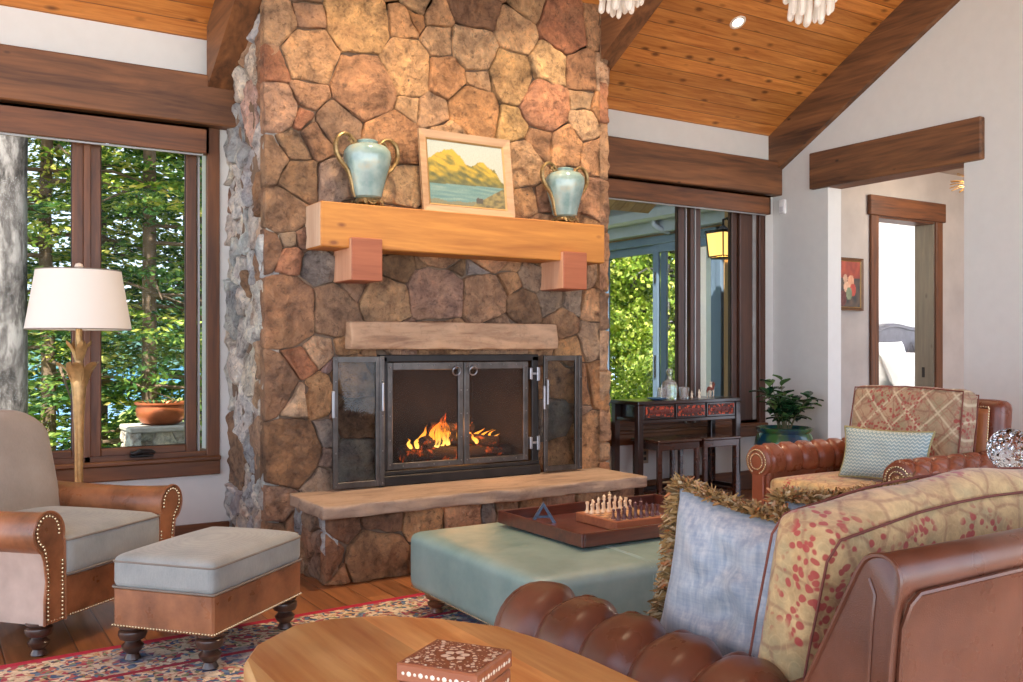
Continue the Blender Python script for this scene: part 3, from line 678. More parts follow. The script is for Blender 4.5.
# folded-back outer glass doors (bifold pairs)
for name, a, b, ang, px in (('glass_door', 1.921, 2.205, 0, 0), ('glass_door', 3.335, 3.606, 0, 0)):
    z0, z1 = .432, 1.172; w = .028
    mb = MB()
    for (ya_, yb2, off) in ((YC-.078, YC-.06, 0),):
        aa, bb = a+off, b+off
        mb.bbox(aa, ya_, z0, aa+w, yb2, z1, .002); mb.bbox(bb-w, ya_, z0, bb, yb2, z1, .002)
        mb.bbox(aa+w, ya_, z0, bb-w, yb2, z0+.034, .002); mb.bbox(aa+w, ya_, z1-.034, bb-w, yb2, z1, .002)
    mb.bbox(b-.004, YC-.085, z0, b+.022, YC-.06, z1, .002)
    g = fpo(mb, name, METAL_D)
    mb = MB(); mb.box(a+w, YC-.069, z0+.03, b-w, YC-.066, z1-.03); fpo(mb, 'door_glass', GLASS_F, g)
    mb = MB(); hx = (b+.006) if a < 2.5 else a+.014
    mb.bbox(hx-.006, YC-.105, .86, hx+.006, YC-.08, 1.02, .003); fpo(mb, 'door_pull', METAL_L, g)
    mb = MB(); mb.bbox(a-.010, YC-.09, .83, a+.006, YC-.07, .98, .003); fpo(mb, 'door_catch', METAL_L, g)
    for zq in (z0+.015, z0+.2, z0+.4, z0+.6, z1-.015):
        rivet(a+.014, YC-.079, zq, g); rivet(b+.010, YC-.086, zq, g)

# logs and fire
BARK = plain('charred_log', rgb(58, 40, 28), .9, var=.5, scale=20, bump=.6, bscale=30)
def ember():
    m = N('glowing_charred_log'); m.col(rgb(40, 26, 18)); m.set(Roughness=.9)
    f = m.ramp(m.noise(16, detail=5, rough=.7), [(.56, (0, 0, 0, 1)), (.72, (1, .13, .015, 1))])
    m.link(f, m.b.inputs['Emission Color']); m.b.inputs['Emission Strength'].default_value = 1.3; return m.m
EMB = ember()
lg = [((2.50, 5.26, .555), (3.22, 5.20, .545), .05), ((2.54, 5.38, .56), (3.14, 5.42, .56), .05), ((2.60, 5.20, .63), (3.02, 5.42, .66), .04), ((2.78, 5.42, .65), (3.12, 5.16, .615), .038), ((2.70, 5.30, .72), (3.0, 5.28, .70), .032)]
labs = ['thick burning log lowest at the front of the grate', 'thick log lowest at the back of the grate', 'log leaning across the left of the fire', 'log leaning across the right of the fire', 'short glowing log topmost on the fire']
for (a, b, r), lb in zip(lg, labs):
    a = Vector(a); b = Vector(b); mb = MB(); n = 10
    mb.tube([(a+(b-a)*k/n-a)+Vector((0, 0, noise.noise(Vector((k*.5, r*90, 0)))*.012)) for k in range(n+1)], [r*(1+.12*noise.noise(Vector((k, r*50, 3)))) for k in range(n+1)], 10)
    o = mb.build('firewood_log', EMB, smooth=True, loc=a); tag(o, lb, 'log', 'logs burning in the firebox')
gr = thing('fire_grate', 'black iron grate holding the burning logs in the firebox', 'fire grate', (2.84, 5.30, FZ0))
mb = MB()
for k in range(6): x = -.33+.13*k; mb.tube([(x, -.15, .09), (x, -.14, .05), (x, .14, .05), (x, .15, .09)], .008, 6)
mb.build('bars', METAL_B, gr)
for sx in (-.3, .3):
    for sy in (-.1, .1): m = MB(); m.tube([(sx, sy, .0), (sx, sy, .05)], .008, 6); m.build('leg', METAL_B, gr)
m = MB(); m.tube([(-.36, -.1, .045), (.36, -.1, .045)], .008, 6); m.tube([(-.36, .1, .045), (.36, .1, .045)], .008, 6); m.build('rails', METAL_B, gr)
fm = N('fire_flame'); fm.col((0, 0, 0, 1))
sx = fm.sep(); hgt = fm.math('DIVIDE', sx[2], .30)
nz = fm.noise(14, fm.map((1, 1, .45)), detail=3, dist=.8)
fc = fm.ramp(fm.math('ADD', fm.math('MULTIPLY', hgt, .75), fm.math('MULTIPLY', nz, .45)), [(.18, (1, .62, .14, 1)), (.38, (1, .33, .03, 1)), (.7, (.85, .08, .01, 1))])
fm.link(fc, fm.b.inputs['Emission Color']); fm.b.inputs['Emission Strength'].default_value = 3.0
fm.link(fm.ramp(fm.math('ADD', nz, fm.math('MULTIPLY', hgt, -.35)), [(.26, (.0, .0, .0, 1)), (.46, (.9, .9, .9, 1))]), fm.b.inputs['Alpha'])
fm.set(Roughness=1); fm.b.inputs['Specular IOR Level'].default_value = 0
mb = MB(); rnd = random.Random(4)
def flame(mb, x, y, z, h, r, lean, tw):
    pts = []; rad = []
    n = 12
    for k in range(n+1):
        t = k/n
        pts.append((x+lean*t*t+.018*sin(t*7+tw)*t, y+.01*cos(t*6+tw), z+h*t)); rad.append(max(.0008, r*(sin(pi*min(1, (t*.9+.12)**.7))*(1-t)**.35)))
    mb.tube(pts, rad, 8)
for (x, h, lean) in ((-.31, .06, -.02), (-.27, .08, .03), (-.21, .12, .06), (-.17, .16, .07), (-.13, .20, .07), (-.10, .13, .05), (-.07, .25, .03), (-.045, .19, .01), (-.02, .12, .01), (.07, .24, -.02), (.095, .20, -.035), (.06, .13, .02), (.12, .13, .05), (.16, .09, .09), (.20, .08, .09), (.25, .07, .05), (.15, .06, -.05), (.29, .05, .05)):
    flame(mb, x, rnd.uniform(-.05, .03), rnd.uniform(.0, .02), h*1.0, .010+h*.075, lean, rnd.uniform(0, 6))
o = mb.build('fire_flames', fm.m, smooth=True, loc=(2.84, 5.26, .60)); tag(o, 'orange and yellow flames rising from the burning logs', 'fire', kind='stuff')
# ---------------------------------------------------------------- upholstery materials
LEA = leather('saddle_leather', rgb(92, 54, 32), rgb(164, 106, 68), .33, 5)
LEA2 = leather('chestnut_leather', rgb(96, 48, 32), rgb(148, 84, 58), .30, 3)
LEA3 = leather('sofa_leather', rgb(74, 41, 28), rgb(116, 69, 49), .30, 2.2)
TEAL = leather('teal_leather', rgb(98, 126, 120), rgb(142, 162, 154), .40, 2.0)
LINEN = fabric('grey_linen', rgb(120, 124, 120), rgb(158, 158, 150))
LINENW = fabric('warm_grey_linen', rgb(132, 122, 112), rgb(160, 149, 137))
SILK = N('pale_blue_silk'); f_ = SILK.noise(14, SILK.map((5, 5, .5)), detail=5, rough=.6); f2_ = SILK.noise(40, SILK.map((.6, .6, 5)), detail=3); SILK.col(SILK.ramp(SILK.math('ADD', SILK.math('MULTIPLY', f_, .75), SILK.math('MULTIPLY', f2_, .25)), [(.3, rgb(118, 130, 144)), (.5, rgb(150, 156, 162)), (.7, rgb(186, 184, 180))])); SILK.set(Roughness=.42); SILK.bump(f_, .25, .003); SILK.b.inputs['Sheen Weight'].default_value = .3; SILK = SILK.m
LEA_LIT = plain('window_lit_leather', rgb(172, 150, 134), .85, var=.15, scale=8)  # outer arm leather: pale window light and sheen put into the colour
WELT = plain('welt_cord', rgb(122, 112, 100), .8)
WELTR = plain('crimson_welt_cord', rgb(112, 62, 50), .85)
NAIL = plain('brass_nailhead', rgb(196, 170, 130), .25, .7)
ZIG = N('aqua_zigzag_weave')
o_ = ZIG.sep(); zz_ = ZIG.math('PINGPONG', ZIG.math('MULTIPLY', o_[0], 1.0), .012)
st_ = ZIG.math('SINE', ZIG.math('MULTIPLY', ZIG.math('ADD', o_[2], zz_), 330.0))
ZIG.col(ZIG.ramp(st_, [(0, rgb(134, 156, 156)), (.55, rgb(160, 178, 174)), (1, rgb(198, 204, 194))])); ZIG.set(Roughness=.85); ZIG.bump(st_, .3, .003); ZIG = ZIG.m

def kilim(name, base1, base2, red, scale=1.0, diamonds=False, swap=False):
    m = N(name); vec = m.tc()
    wv = m.n.new('ShaderNodeVectorMath'); wv.operation = 'ADD'
    nz = m.noise(4*scale, detail=3, out='Color'); sc = m.n.new('ShaderNodeVectorMath'); sc.operation = 'SCALE'; m.link(nz, sc.inputs[0]); sc.inputs['Scale'].default_value = .06
    m.link(vec, wv.inputs[0]); m.link(sc.outputs[0], wv.inputs[1]); wp = wv.outputs[0]
    c = m.ramp(m.noise(9*scale, detail=8, rough=.7), [(.35, base1), (.65, base2)]); c = m.mix(m.ramp(m.noise(5*scale, detail=3, out='Color'), [(.5, (0, 0, 0, 1)), (.6, (.45, .45, .45, 1))]), c, rgb(128, 128, 96))
    # scrolling stem outlines
    e = m.vor(7*scale, wp, 'DISTANCE_TO_EDGE'); c = m.mix(m.ramp(e, [(.02, (.36, .36, .36, 1)), (.07, (0, 0, 0, 1))]), c, tuple(x*.45 for x in red[:3])+(1,))
    ring = m.vor(13*scale, wp); rr = m.math('SINE', m.math('MULTIPLY', ring, 22.0))
    c = m.mix(m.ramp(rr, [(.7, (0, 0, 0, 1)), (.95, (.10, .10, .10, 1))]), c, tuple(min(1, x*1.5) for x in base2[:3])+(1,))
    # red blossoms gathered in bouquets
    mask = m.ramp(m.noise(3.0*scale, detail=2), [(.47, (0, 0, 0, 1)), (.54, (1, 1, 1, 1))])
    fl = m.vor(30*scale, wp); fl = m.ramp(fl, [(.36, (1, 1, 1, 1)), (.46, (0, 0, 0, 1))])
    if diamonds:
        o = m.sep(); a = m.math('ADD', o[0], m.math('MULTIPLY', o[2], 1.0)); b = m.math('SUBTRACT', o[0], m.math('MULTIPLY', o[2], 1.0))
        pa = m.math('PINGPONG', a, .095); pb = m.math('PINGPONG', b, .095)
        ln = m.math('MINIMUM', pa, pb); c = m.mix(m.ramp(ln, [(.004, (.8, .8, .8, 1)), (.011, (0, 0, 0, 1))]), c, rgb(196, 182, 152))
        inn = m.math('MINIMUM', m.math('ABSOLUTE', m.math('SUBTRACT', pa, .035)), m.math('ABSOLUTE', m.math('SUBTRACT', pb, .035)))
        c = m.mix(m.ramp(inn, [(.002, (.5, .5, .5, 1)), (.005, (0, 0, 0, 1))]), c, rgb(150, 92, 76))
    c = m.mix(m.math('MULTIPLY', m.math('MULTIPLY', mask, fl), .85), c, red)
    m.col(c); m.set(Roughness=.88); m.bump(m.noise(220, detail=2), .35, .002); m.b.inputs['Sheen Weight'].default_value = .2
    return m.m
KIL = kilim('floral_tapestry', rgb(160, 130, 86), rgb(204, 172, 120), rgb(158, 44, 48), 1.7)
KILB = kilim('floral_tapestry_border', rgb(170, 126, 76), rgb(204, 162, 104), rgb(160, 50, 44), 1.6)
KILD = kilim('diamond_tapestry', rgb(140, 116, 92), rgb(172, 148, 118), rgb(148, 58, 54), 1.5, True)

# rug
rm = N('oriental_rug'); vec = rm.tc()
nz = rm.noise(9, detail=4, out='Color'); sc_ = rm.n.new('ShaderNodeVectorMath'); sc_.operation = 'SCALE'; rm.link(nz, sc_.inputs[0]); sc_.inputs['Scale'].default_value = .05
wv = rm.n.new('ShaderNodeVectorMath'); wv.operation = 'ADD'; rm.link(vec, wv.inputs[0]); rm.link(sc_.outputs[0], wv.inputs[1]); wp = wv.outputs[0]
cellc = rm.sep(rm.vor(52, wp, out='Color'))[0]
pal = rm.ramp(cellc, [(0, rgb(212, 190, 160)), (.2, rgb(164, 62, 78)), (.34, rgb(220, 202, 172)), (.46, rgb(62, 86, 120)), (.58, rgb(190, 150, 108)), (.68, rgb(120, 128, 92)), (.78, rgb(170, 96, 86)), (.88, rgb(96, 120, 142)), (.95, rgb(70, 44, 52))], 'CONSTANT')
e = rm.vor(52, wp, 'DISTANCE_TO_EDGE'); c_ = rm.mix(rm.ramp(e, [(.03, (.4, .4, .4, 1)), (.06, (0, 0, 0, 1))]), pal, rgb(86, 60, 62))
e2 = rm.vor(9, wp, 'DISTANCE_TO_EDGE'); c_ = rm.mix(rm.ramp(e2, [(.03, (.7, .7, .7, 1)), (.05, (0, 0, 0, 1))]), c_, rgb(206, 190, 160))
big = rm.ramp(rm.vor(2.4, wp), [(.25, (.6, .6, .6, 1)), (.3, (0, 0, 0, 1))]); c_ = rm.mix(big, c_, rgb(72, 96, 130))
o = rm.sep(); edge = rm.math('MINIMUM', rm.math('SUBTRACT', 0.0, o[1]), rm.math('MINIMUM', o[0], rm.math('SUBTRACT', 4.6, o[0])))
b1 = rm.ramp(edge, [(0, (1, 1, 1, 1)), (.045, (1, 1, 1, 1)), (.048, (0, 0, 0, 1))]); c_ = rm.mix(b1, c_, rgb(168, 26, 52))
b2 = rm.math('MULTIPLY', rm.math('GREATER_THAN', edge, .36), rm.math('LESS_THAN', edge, .39)); c_ = rm.mix(b2, c_, rgb(150, 30, 50))
rm.col(c_); rm.set(Roughness=.95); rm.bump(rm.noise(260, detail=2), .6, .004)
mb = MB(); mb.bbox(0, -4.4, 0, 4.6, 0, .012, .004)
rug = mb.build('area_rug', rm.m, loc=(-.25, 4.03, 0)); rug.rotation_euler = (0, 0, radians(3.2))
tag(rug, 'multicoloured oriental rug with a crimson edge band on the wood floor', 'rug')

def turned_leg(name, parent, x, y, z0, z1, r=.035, mat=None):
    h = z1-z0
    mb = MB(); mb.lathe([(r*.55, 0), (r*.7, h*.05), (r*.62, h*.12), (r*.5, h*.2), (r*.85, h*.32), (r*.95, h*.42), (r*.7, h*.5), (r*.6, h*.55), (r*1.05, h*.62), (r*1.2, h*.74), (r*1.15, h*.84), (r*.9, h*.9), (r*1.1, h*.94), (r*1.1, h)], 20)
    return mb.build(name, mat or W_DARK, parent, True, loc=(x, y, z0))
def nails(pts, r=.005, parent=None, name='nailhead_trim', step=.016):
    mb = MB(); pts = [Vector(p) for p in pts]
    d = 0; nxt = 0
    for a, b in zip(pts, pts[1:]):
        L = (b-a).length
        while nxt <= d+L and L > 0:
            mb.sphere(a+(b-a)*((nxt-d)/L), r, 6, 4); nxt += step
        d += L
    return mb.build(name, NAIL, parent, True)

def roll_profile(cx, cz, r, xin, xout, zb, n=22):
    """scroll arm outline, inner foot -> over the roll -> outer foot"""
    p = [(xin, zb), (xin, cz-r*.4)]
    for k in range(n+1):
        a = radians(205-k*(205+62)/n); p.append((cx+r*cos(a), cz+r*sin(a)))
    p += [(cx+r*.35, cz-r*1.25), (xout-.01, cz-r*2.2), (xout, zb+.1), (xout, zb)]
    return p
def scroll_arm(mb, prof, y0, y1, sx=1, ny=10, mod=None):
    n = len(prof)
    def fn(u, v):
        x, z = prof[min(n-1, int(round(v*(n-1))))]
        y = y0+(y1-y0)*u
        if mod: x, z = mod(x, z, u)
        return (x*sx, y, z)
    mb.grid(fn, ny, n-1, flip=(sx < 0))
    for yy, fl in ((y0, 0), (y1, 1)):
        u = 0 if yy == y0 else 1
        vs = []
        for x, z in prof:
            if mod: x, z = mod(x, z, u)
            vs.append((x*sx, yy, z))
        f = tuple(range(n)); 
        if (fl == 1) != (sx < 0): f = f[::-1]
        mb.add(vs, [f])

# ---------------------------------------------------------------- left armchair (linen and leather)
ch = thing('armchair', 'scroll-arm armchair in brown leather with grey linen seat and back by the left window', 'armchair', (.430, 4.640, 0), radians(40.8))
for sx in (-1, 1):
    prof = roll_profile(.365, .475, .078, .285, .395, .13)
    def md(x, z, u):
        k = max(0, (z-.3)/.25); return x+.012*k*(1-u)**3, z+k*(.022*(1-u)**4+.02*u)
    mb = MB(); scroll_arm(mb, prof, -.40, .34, sx, 16, md)
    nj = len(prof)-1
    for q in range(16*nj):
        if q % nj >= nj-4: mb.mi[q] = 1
    arm = mb.build('arm', [LEA, LEA_LIT], ch, True, 35)
    path = [(sx*md(x, z, 0)[0], -.402, md(x, z, 0)[1]) for x, z in prof]
    mb = MB(); mb.tube(path, .006, 6); mb.build('welt', LEA, arm, True)
    ins = []
    cx, cz = .377, .497
    for x, z in prof[1:-1]:
        dx = x-cx; dz = z-cz
        if z > .36: ins.append((sx*(md(x, z, 0)[0]-dx*.28), -.404, md(x, z, 0)[1]-dz*.28))
    outer = [(sx*.378, -.404, z/100) for z in range(33, 13, -2)]
    nails(ins[2:]+outer, .0056, arm, step=.0165); nails([(sx*.303, -.404, z/100) for z in range(14, 40, 2)], .0056, arm, step=.0165)
mb = MB(); mb.bbox(-.29, -.395, .13, .29, .40, .30, .01); mb.build('seat_frame', LEA, ch)
nails([(-.385, -.398, .14), (.385, -.398, .14)], .0042, ch, step=.0145)
mb = MB(); softbox(mb, .59, .74, .17, .035, (0, 0, .03), 16, T(0, -.045, .295)); sc = mb.build('seat_cushion', LINEN, ch, True, 180)
def loopwelt(w, d, z, cx, cy, r=.0045, rr=.03, M=None, mat=WELT, parent=None):
    pts = []
    for ax, ay, a0 in ((w/2-rr, d/2-rr, 0), (-w/2+rr, d/2-rr, 90), (-w/2+rr, -d/2+rr, 180), (w/2-rr, -d/2+rr, 270)):
        for k in range(5):
            a = radians(a0+k*22.5); pts.append((cx+ax+rr*cos(a), cy+ay+rr*sin(a), z))
    mb = MB(); mb.tube(pts, r, 6, closed=True, M=M); return mb.build('welt', mat, parent, True)
loopwelt(.588, .738, .448, 0, -.045, parent=sc); loopwelt(.588, .738, .312, 0, -.045, parent=sc)
def arch(mb, hw, z0, amt, p=3.0):
    mb.v = [(x, y, z-amt*(min(1, abs(x)/hw))**p*max(0, z-z0)) for x, y, z in mb.v]
mb = MB(); softbox(mb, .68, .17, .605, .07, (0, .03, .0), 18); arch(mb, .34, .15, .30, 4)
mb.v = [tuple(T(0, .22, .34, rx=-.22) @ Vector(v)) for v in mb.v]; bk = mb.build('backrest', LINENW, ch, True, 180)
mb = MB(); softbox(mb, .74, .10, .80, .05, (0, 0, 0), 14); arch(mb, .37, .3, .34, 4)
mb.v = [tuple(T(0, .34, .13, rx=-.20) @ Vector(v)) for v in mb.v]; mb.build('back_shell', LEA, ch, True, 60)
for x, y in ((-.36, -.34), (.36, -.34), (-.33, .36), (.33, .36)): turned_leg('leg', ch, x, y, 0.0, .135, .045)

# ---------------------------------------------------------------- footstool
fs = thing('footstool', 'rectangular leather footstool with padded grey linen top on turned legs', 'footstool', (.995, 3.900, .012), radians(40.5))
mb = MB(); mb.bbox(-.315, -.225, .135, .315, .225, .29, .008); mb.build('base', LEA, fs)
mb = MB(); softbox(mb, .64, .46, .128, .03, (0, 0, .025), 16, T(0, 0, .285)); cu = mb.build('cushion', LINEN, fs, True, 180)
loopwelt(.635, .455, .390, 0, 0, parent=cu, rr=.02); loopwelt(.636, .457, .292, 0, 0, parent=cu, rr=.012)
nails([(-.316, .226, .144), (-.316, -.226, .144), (.316, -.226, .144), (.316, .226, .144), (-.316, .226, .144)], .0052, fs, step=.0135)
for x in (-.265, .265):
    for y in (-.175, .175): turned_leg('leg', fs, x, y, 0, .137, .045)

# ---------------------------------------------------------------- floor lamp
lp = thing('floor_lamp', 'gilded leaf-stem floor lamp with a white drum shade in front of the left window', 'lamp', (.675, 5.33, 0))
GOLD = plain('gilded_metal', rgb(184, 144, 92), .45, .55, var=.25, scale=30)
mb = MB(); mb.lathe([(.14, 0), (.14, .015), (.12, .03), (.03, .045), (.022, .06)], 28); mb.build('base', GOLD, lp, True)
mb = MB(); mb.lathe([(.024, .05), (.020, .4), (.022, .75), (.030, .95), (.040, 1.05), (.032, 1.10), (.018, 1.16), (.016, 1.33)], 16); mb.build('pole', GOLD, lp, True)
def leaf(mb, az, z, L, wd, curl, lift, r0=.018, M=None, mi=0):
    def fn(u, v):
        s = u*L; a = curl*u*u
        rr = r0+L*(sin(a)/max(curl, .01))*.55+.02*u; zz = z+lift*(u-.35*u*u*curl)
        ww = wd*sin(pi*min(1, u*.93+.05))**.7*(v-.5)
        return (rr*cos(az)-ww*sin(az), rr*sin(az)+ww*cos(az), zz+abs(v-.5)*.03)
    mb.grid(fn, 8, 4, mi, M); mb.grid(lambda u, v: tuple(Vector(fn(u, v))+Vector((0, 0, -.003))), 8, 4, mi, M, flip=True)
for k in range(5):
    mb = MB(); leaf(mb, k*2*pi/5+.5, .99, .15, .085, 1.5, .30, .03); mb.build('leaf', GOLD, lp, True)
for k in range(4):
    mb = MB(); leaf(mb, k*2*pi/4+.2, 1.13, .06, .055, .8, .16, .014); mb.build('leaf', GOLD, lp, True)
SHADE = N('lamp_shade_linen'); SHADE.col(rgb(206, 197, 186)); SHADE.set(Roughness=.9); SHADE.b.inputs['Emission Color'].default_value = (1, .86, .68, 1); SHADE.b.inputs['Emission Strength'].default_value = .05; SHADE = SHADE.m
mb = MB(); mb.lathe([(.256, 1.316), (.205, 1.622)], 48, cap=False); mb.lathe([(.201, 1.622), (.252, 1.316)], 48, cap=False); mb.lathe([(.252, 1.316), (.256, 1.316)], 48, cap=False); mb.lathe([(.205, 1.622), (.201, 1.622)], 48, cap=False)
sh = mb.build('lamp_shade', SHADE, lp, True, 60)
mb = MB(); mb.tube([(.256*cos(t*pi/24), .256*sin(t*pi/24), 1.317) for t in range(48)], .003, 5, closed=True); mb.tube([(.205*cos(t*pi/24), .205*sin(t*pi/24), 1.621) for t in range(48)], .003, 5, closed=True); mb.build('shade_trim', WELT, sh, True)
mb = MB(); mb.tube([(-.203, 0, 1.615), (.203, 0, 1.615)], .003, 6); mb.tube([(0, -.203, 1.615), (0, .203, 1.615)], .003, 6); mb.tube([(0, 0, 1.33), (0, 0, 1.63)], .005, 6); mb.build('harp', BRASS, lp)
mb = MB(); mb.lathe([(.004, 1.625), (.016, 1.632), (.022, 1.645), (.016, 1.658), (.004, 1.663)], 14); mb.build('finial', plain('pearl_finial', rgb(226, 206, 184), .3), lp, True)

# ---------------------------------------------------------------- teal ottoman
ot = thing('ottoman_table', 'large teal leather coffee-table ottoman in front of the hearth', 'ottoman', (2.68, 3.385, .012))
mb = MB(); softbox(mb, 1.58, 1.10, .262, .045, (0, 0, .016), 22, T(0, 0, .098)); mb.build('upholstered_top', TEAL, ot, True, 180)
nails([(-.775, .535, .106), (-.775, -.535, .106), (.775, -.535, .106)], .004, ot, step=.014)
SEAM = plain('pale_stitching', rgb(150, 168, 160), .6)
for dx in (0, .014):
    mb = MB(); mb.tube([(-.25+dx, -.5495, .13), (-.25+dx, -.5495, .31), (-.25+dx, -.540, .342), (-.25+dx, -.515, .3595)]+[(-.25+dx, q/20, .3595+.0145*(1-(q/11)**2)) for q in range(-9, 10)], .0022, 5); mb.build('seam', SEAM, ot, True)
OTLEG = wood('walnut_leg', rgb(84, 48, 30), rgb(120, 74, 48), 'z', .3, coat=.4)
for x in (-.70, .70):
    for y in (-.46, .43): turned_leg('leg', ot, x, y, 0, .108, .046, OTLEG)

# tray with chess set
TZ = .3935
tr = thing('serving_tray', 'rectangular mahogany tray with raised rim on the teal ottoman', 'tray', (2.78, 3.46, TZ))
mb = MB(); mb.bbox(-.47, -.32, 0, .47, .32, .01, .003); mb.build('tray_base', W_TRAY, tr)
for a in ((-.485, -.335, -.47, .335), (.47, -.335, .485, .335), (-.47, -.335, .47, -.32), (-.47, .32, .47, .335)):
    mb = MB(); mb.bbox(a[0], a[1], 0, a[2], a[3], .058, .003); mb.build('rim', W_TRAY, tr)
CB = N('chess_squares'); ck = CB.n.new('ShaderNodeTexChecker'); ck.inputs['Scale'].default_value = 1/.033; ck.inputs[1].default_value = rgb(196, 150, 106); ck.inputs[2].default_value = rgb(100, 58, 38)
CB.link(CB.map((1, 1, 0), loc=(.0, .0, .0)), ck.inputs[0]); CB.col(ck.outputs[0]); CB.set(Roughness=.35); CB = CB.m
CBX, CBY = 2.755, 3.435
W_CHESS = wood('chess_box_wood', rgb(128, 70, 44), rgb(168, 104, 70), 'x', .35, coat=.3)
cb = thing('chess_board', 'wooden box chess board standing on the mahogany tray', 'chess board', (CBX, CBY, TZ+.0105))
mb = MB(); mb.bbox(-.155, -.155, 0, .155, .155, .042, .003); mb.build('box', W_CHESS, cb)
mb = MB(); mb.box(-.132, -.132, .042, .132, .132, .0428); mb.build('squares', CB, cb)
def piece_prof(k):
    b = [(.0125, 0), (.0125, .004), (.010, .007), (.0075, .010)]
    if k == 'pawn': return b+[(.005, .018), (.0045, .026), (.007, .028), (.004, .031), (.007, .035), (.0075, .039), (.006, .043), (.001, .045)], []
    if k == 'rook': return b+[(.0065, .02), (.006, .036), (.009, .040), (.009, .050), (.006, .050), (.006, .047)], []
    if k == 'knight': return b+[(.007, .016), (.006, .022), (.004, .026)], 'n'
    if k == 'bishop': return b+[(.0055, .024), (.005, .040), (.008, .043), (.005, .046), (.0075, .052), (.006, .059), (.002, .064), (.0025, .066), (.001, .068)], []
    if k == 'queen': return b+[(.006, .028), (.0055, .048), (.009, .052), (.006, .056), (.009, .068), (.006, .070), (.003, .073), (.001, .076)], []
    return b+[(.006, .030), (.006, .052), (.0095, .056), (.006, .060), (.0095, .072), (.005, .075), (.001, .076)], 'k'
IVORY = plain('boxwood_pieces', rgb(226, 196, 158), .35); ROSE = plain('rosewood_pieces', rgb(96, 62, 60), .3)
protos = {}
for k in ('pawn', 'rook', 'knight', 'bishop', 'queen', 'king'):
    prof, x = piece_prof(k); mb = MB(); mb.lathe(prof, 14)
    if x == 'n':
        mb.prism([(-.008, .02), (.006, .02), (.007, .034), (.002, .040), (.010, .041), (.011, .047), (.002, .054), (-.003, .059), (-.005, .052), (-.009, .040)], -.004, .004, 'y')
    if x == 'k':
        mb.box(-.0015, -.0012, .075, .0015, .0012, .088); mb.box(-.005, -.0012, .080, .005, .0012, .083)
    protos[k] = mb
back = ['rook', 'knight', 'bishop', 'queen', 'king', 'bishop', 'knight', 'rook']
meshes = {}
for ci, (cn, mt) in enumerate((('pale', IVORY), ('dark', ROSE))):
    for row in range(2):
        for col in range(8):
            k = back[col] if row == 0 else 'pawn'
            ky = (k, ci)
            if ky not in meshes:
                o = protos[k].build('chess_'+k, mt, smooth=True); meshes[ky] = o
            else:
                o = meshes[ky].copy(); COL.objects.link(o)
            y = (.1155-.033*row)*(1 if ci == 0 else -1)
            o.location = (CBX-.1155+.033*col, CBY+y, TZ+.0105+.0429)
            o.rotation_euler = (0, 0, radians(-90 if ci == 0 else 90)) if k == 'knight' else (0, 0, 0)
            side = 'along the fireplace edge' if ci == 0 else 'along the edge away from the fireplace'
            ords = ['leftmost', 'second from the left', 'third from the left', 'fourth from the left', 'fifth from the left', 'sixth from the left', 'seventh from the left', 'rightmost']
            if k == 'pawn': lab = f'{cn} chess pawn, {ords[col]} in its pawn row'
            elif k in ('king', 'queen'): lab = f'{cn} wooden chess {k} {side} of the board'
            else: lab = f'{cn} chess {k} at the {"left" if col < 4 else "right"} of the row {side}'
            tag(o, lab, 'chess piece', cn+' chess pieces on the board')
# compass-like A frame ornament
BLUEM = plain('blue_grey_metal', rgb(96, 112, 130), .3, .7, var=.3, scale=60)
an = thing('metal_ornament', 'small blue-grey metal ornament shaped like a letter A on the tray', 'ornament', (2.45, 3.64, TZ+.0105), radians(-30))
for sgn in (-1, 1):
    mb = MB(); mb.prism([(sgn*.060, 0), (sgn*.042, 0), (0, .074), (0, .096)] if sgn > 0 else [(0, .096), (0, .074), (-.042, 0), (-.060, 0)], -.014, .014, 'y'); mb.build('leg', BLUEM, an)
mb = MB(); mb.box(-.030, -.009, .022, .030, .009, .032); mb.build('crossbar', BLUEM, an)

# ---------------------------------------------------------------- foreground wooden table + inlaid box
tb = thing('coffee_table', 'foreground wooden coffee table with a rounded polygonal golden top', 'table', (.85, 1.55, .012))
poly = [(.514, 1.73), (.535, 1.86), (.585, 1.95), (.70, 2.045), (.79, 2.045), (.894, 2.012), (1.0, 1.915), (1.085, 1.79), (1.118, 1.65), (1.128, 1.50), (1.13, 1.30), (1.05, 1.12), (.90, 1.03), (.72, 1.03), (.56, 1.15), (.49, 1.40)]
poly = [(a-.85, b-1.55) for a, b in poly]
def polyscale(p, s): return [(a*s, b*s) for a, b in p]
mb = MB(); n = len(poly)
rings = [(.97, .528), (.995, .534), (1.0, .545), (1.0, .572), (.993, .583), (.98, .588)]
vs = [(a*s, b*s, z) for s, z in rings for a, b in poly]
fs_ = [(k*n+i, k*n+(i+1) % n, (k+1)*n+(i+1) % n, (k+1)*n+i) for k in range(len(rings)-1) for i in range(n)]
area = sum(poly[i][0]*poly[(i+1) % n][1]-poly[(i+1) % n][0]*poly[i][1] for i in range(n))
fs_ += [tuple(range(n))[::-1], tuple(range(5*n, 6*n))]
if area < 0: fs_ = [f[::-1] for f in fs_]
mb.add(vs, fs_); mb.build('table_top', W_TABLE, tb, True, 40)
mb = MB(); mb.lathe([(.20, 0), (.20, .03), (.15, .06), (.07, .12), (.06, .3), (.08, .46), (.16, .528)], 28); mb.build('pedestal', W_TABLE, tb, True)
INL = N('bone_inlay_top'); v1 = INL.vor(85); v2 = INL.vor(170)
pt = INL.ramp(v1, [(.30, (1, 1, 1, 1)), (.36, (0, 0, 0, 1))]); pt2 = INL.ramp(v2, [(.22, (1, 1, 1, 1)), (.28, (0, 0, 0, 1))])
oo = INL.sep(); rr_ = INL.math('SQRT', INL.math('ADD', INL.math('POWER', oo[0], 2.0), INL.math('POWER', oo[1], 2.0)))
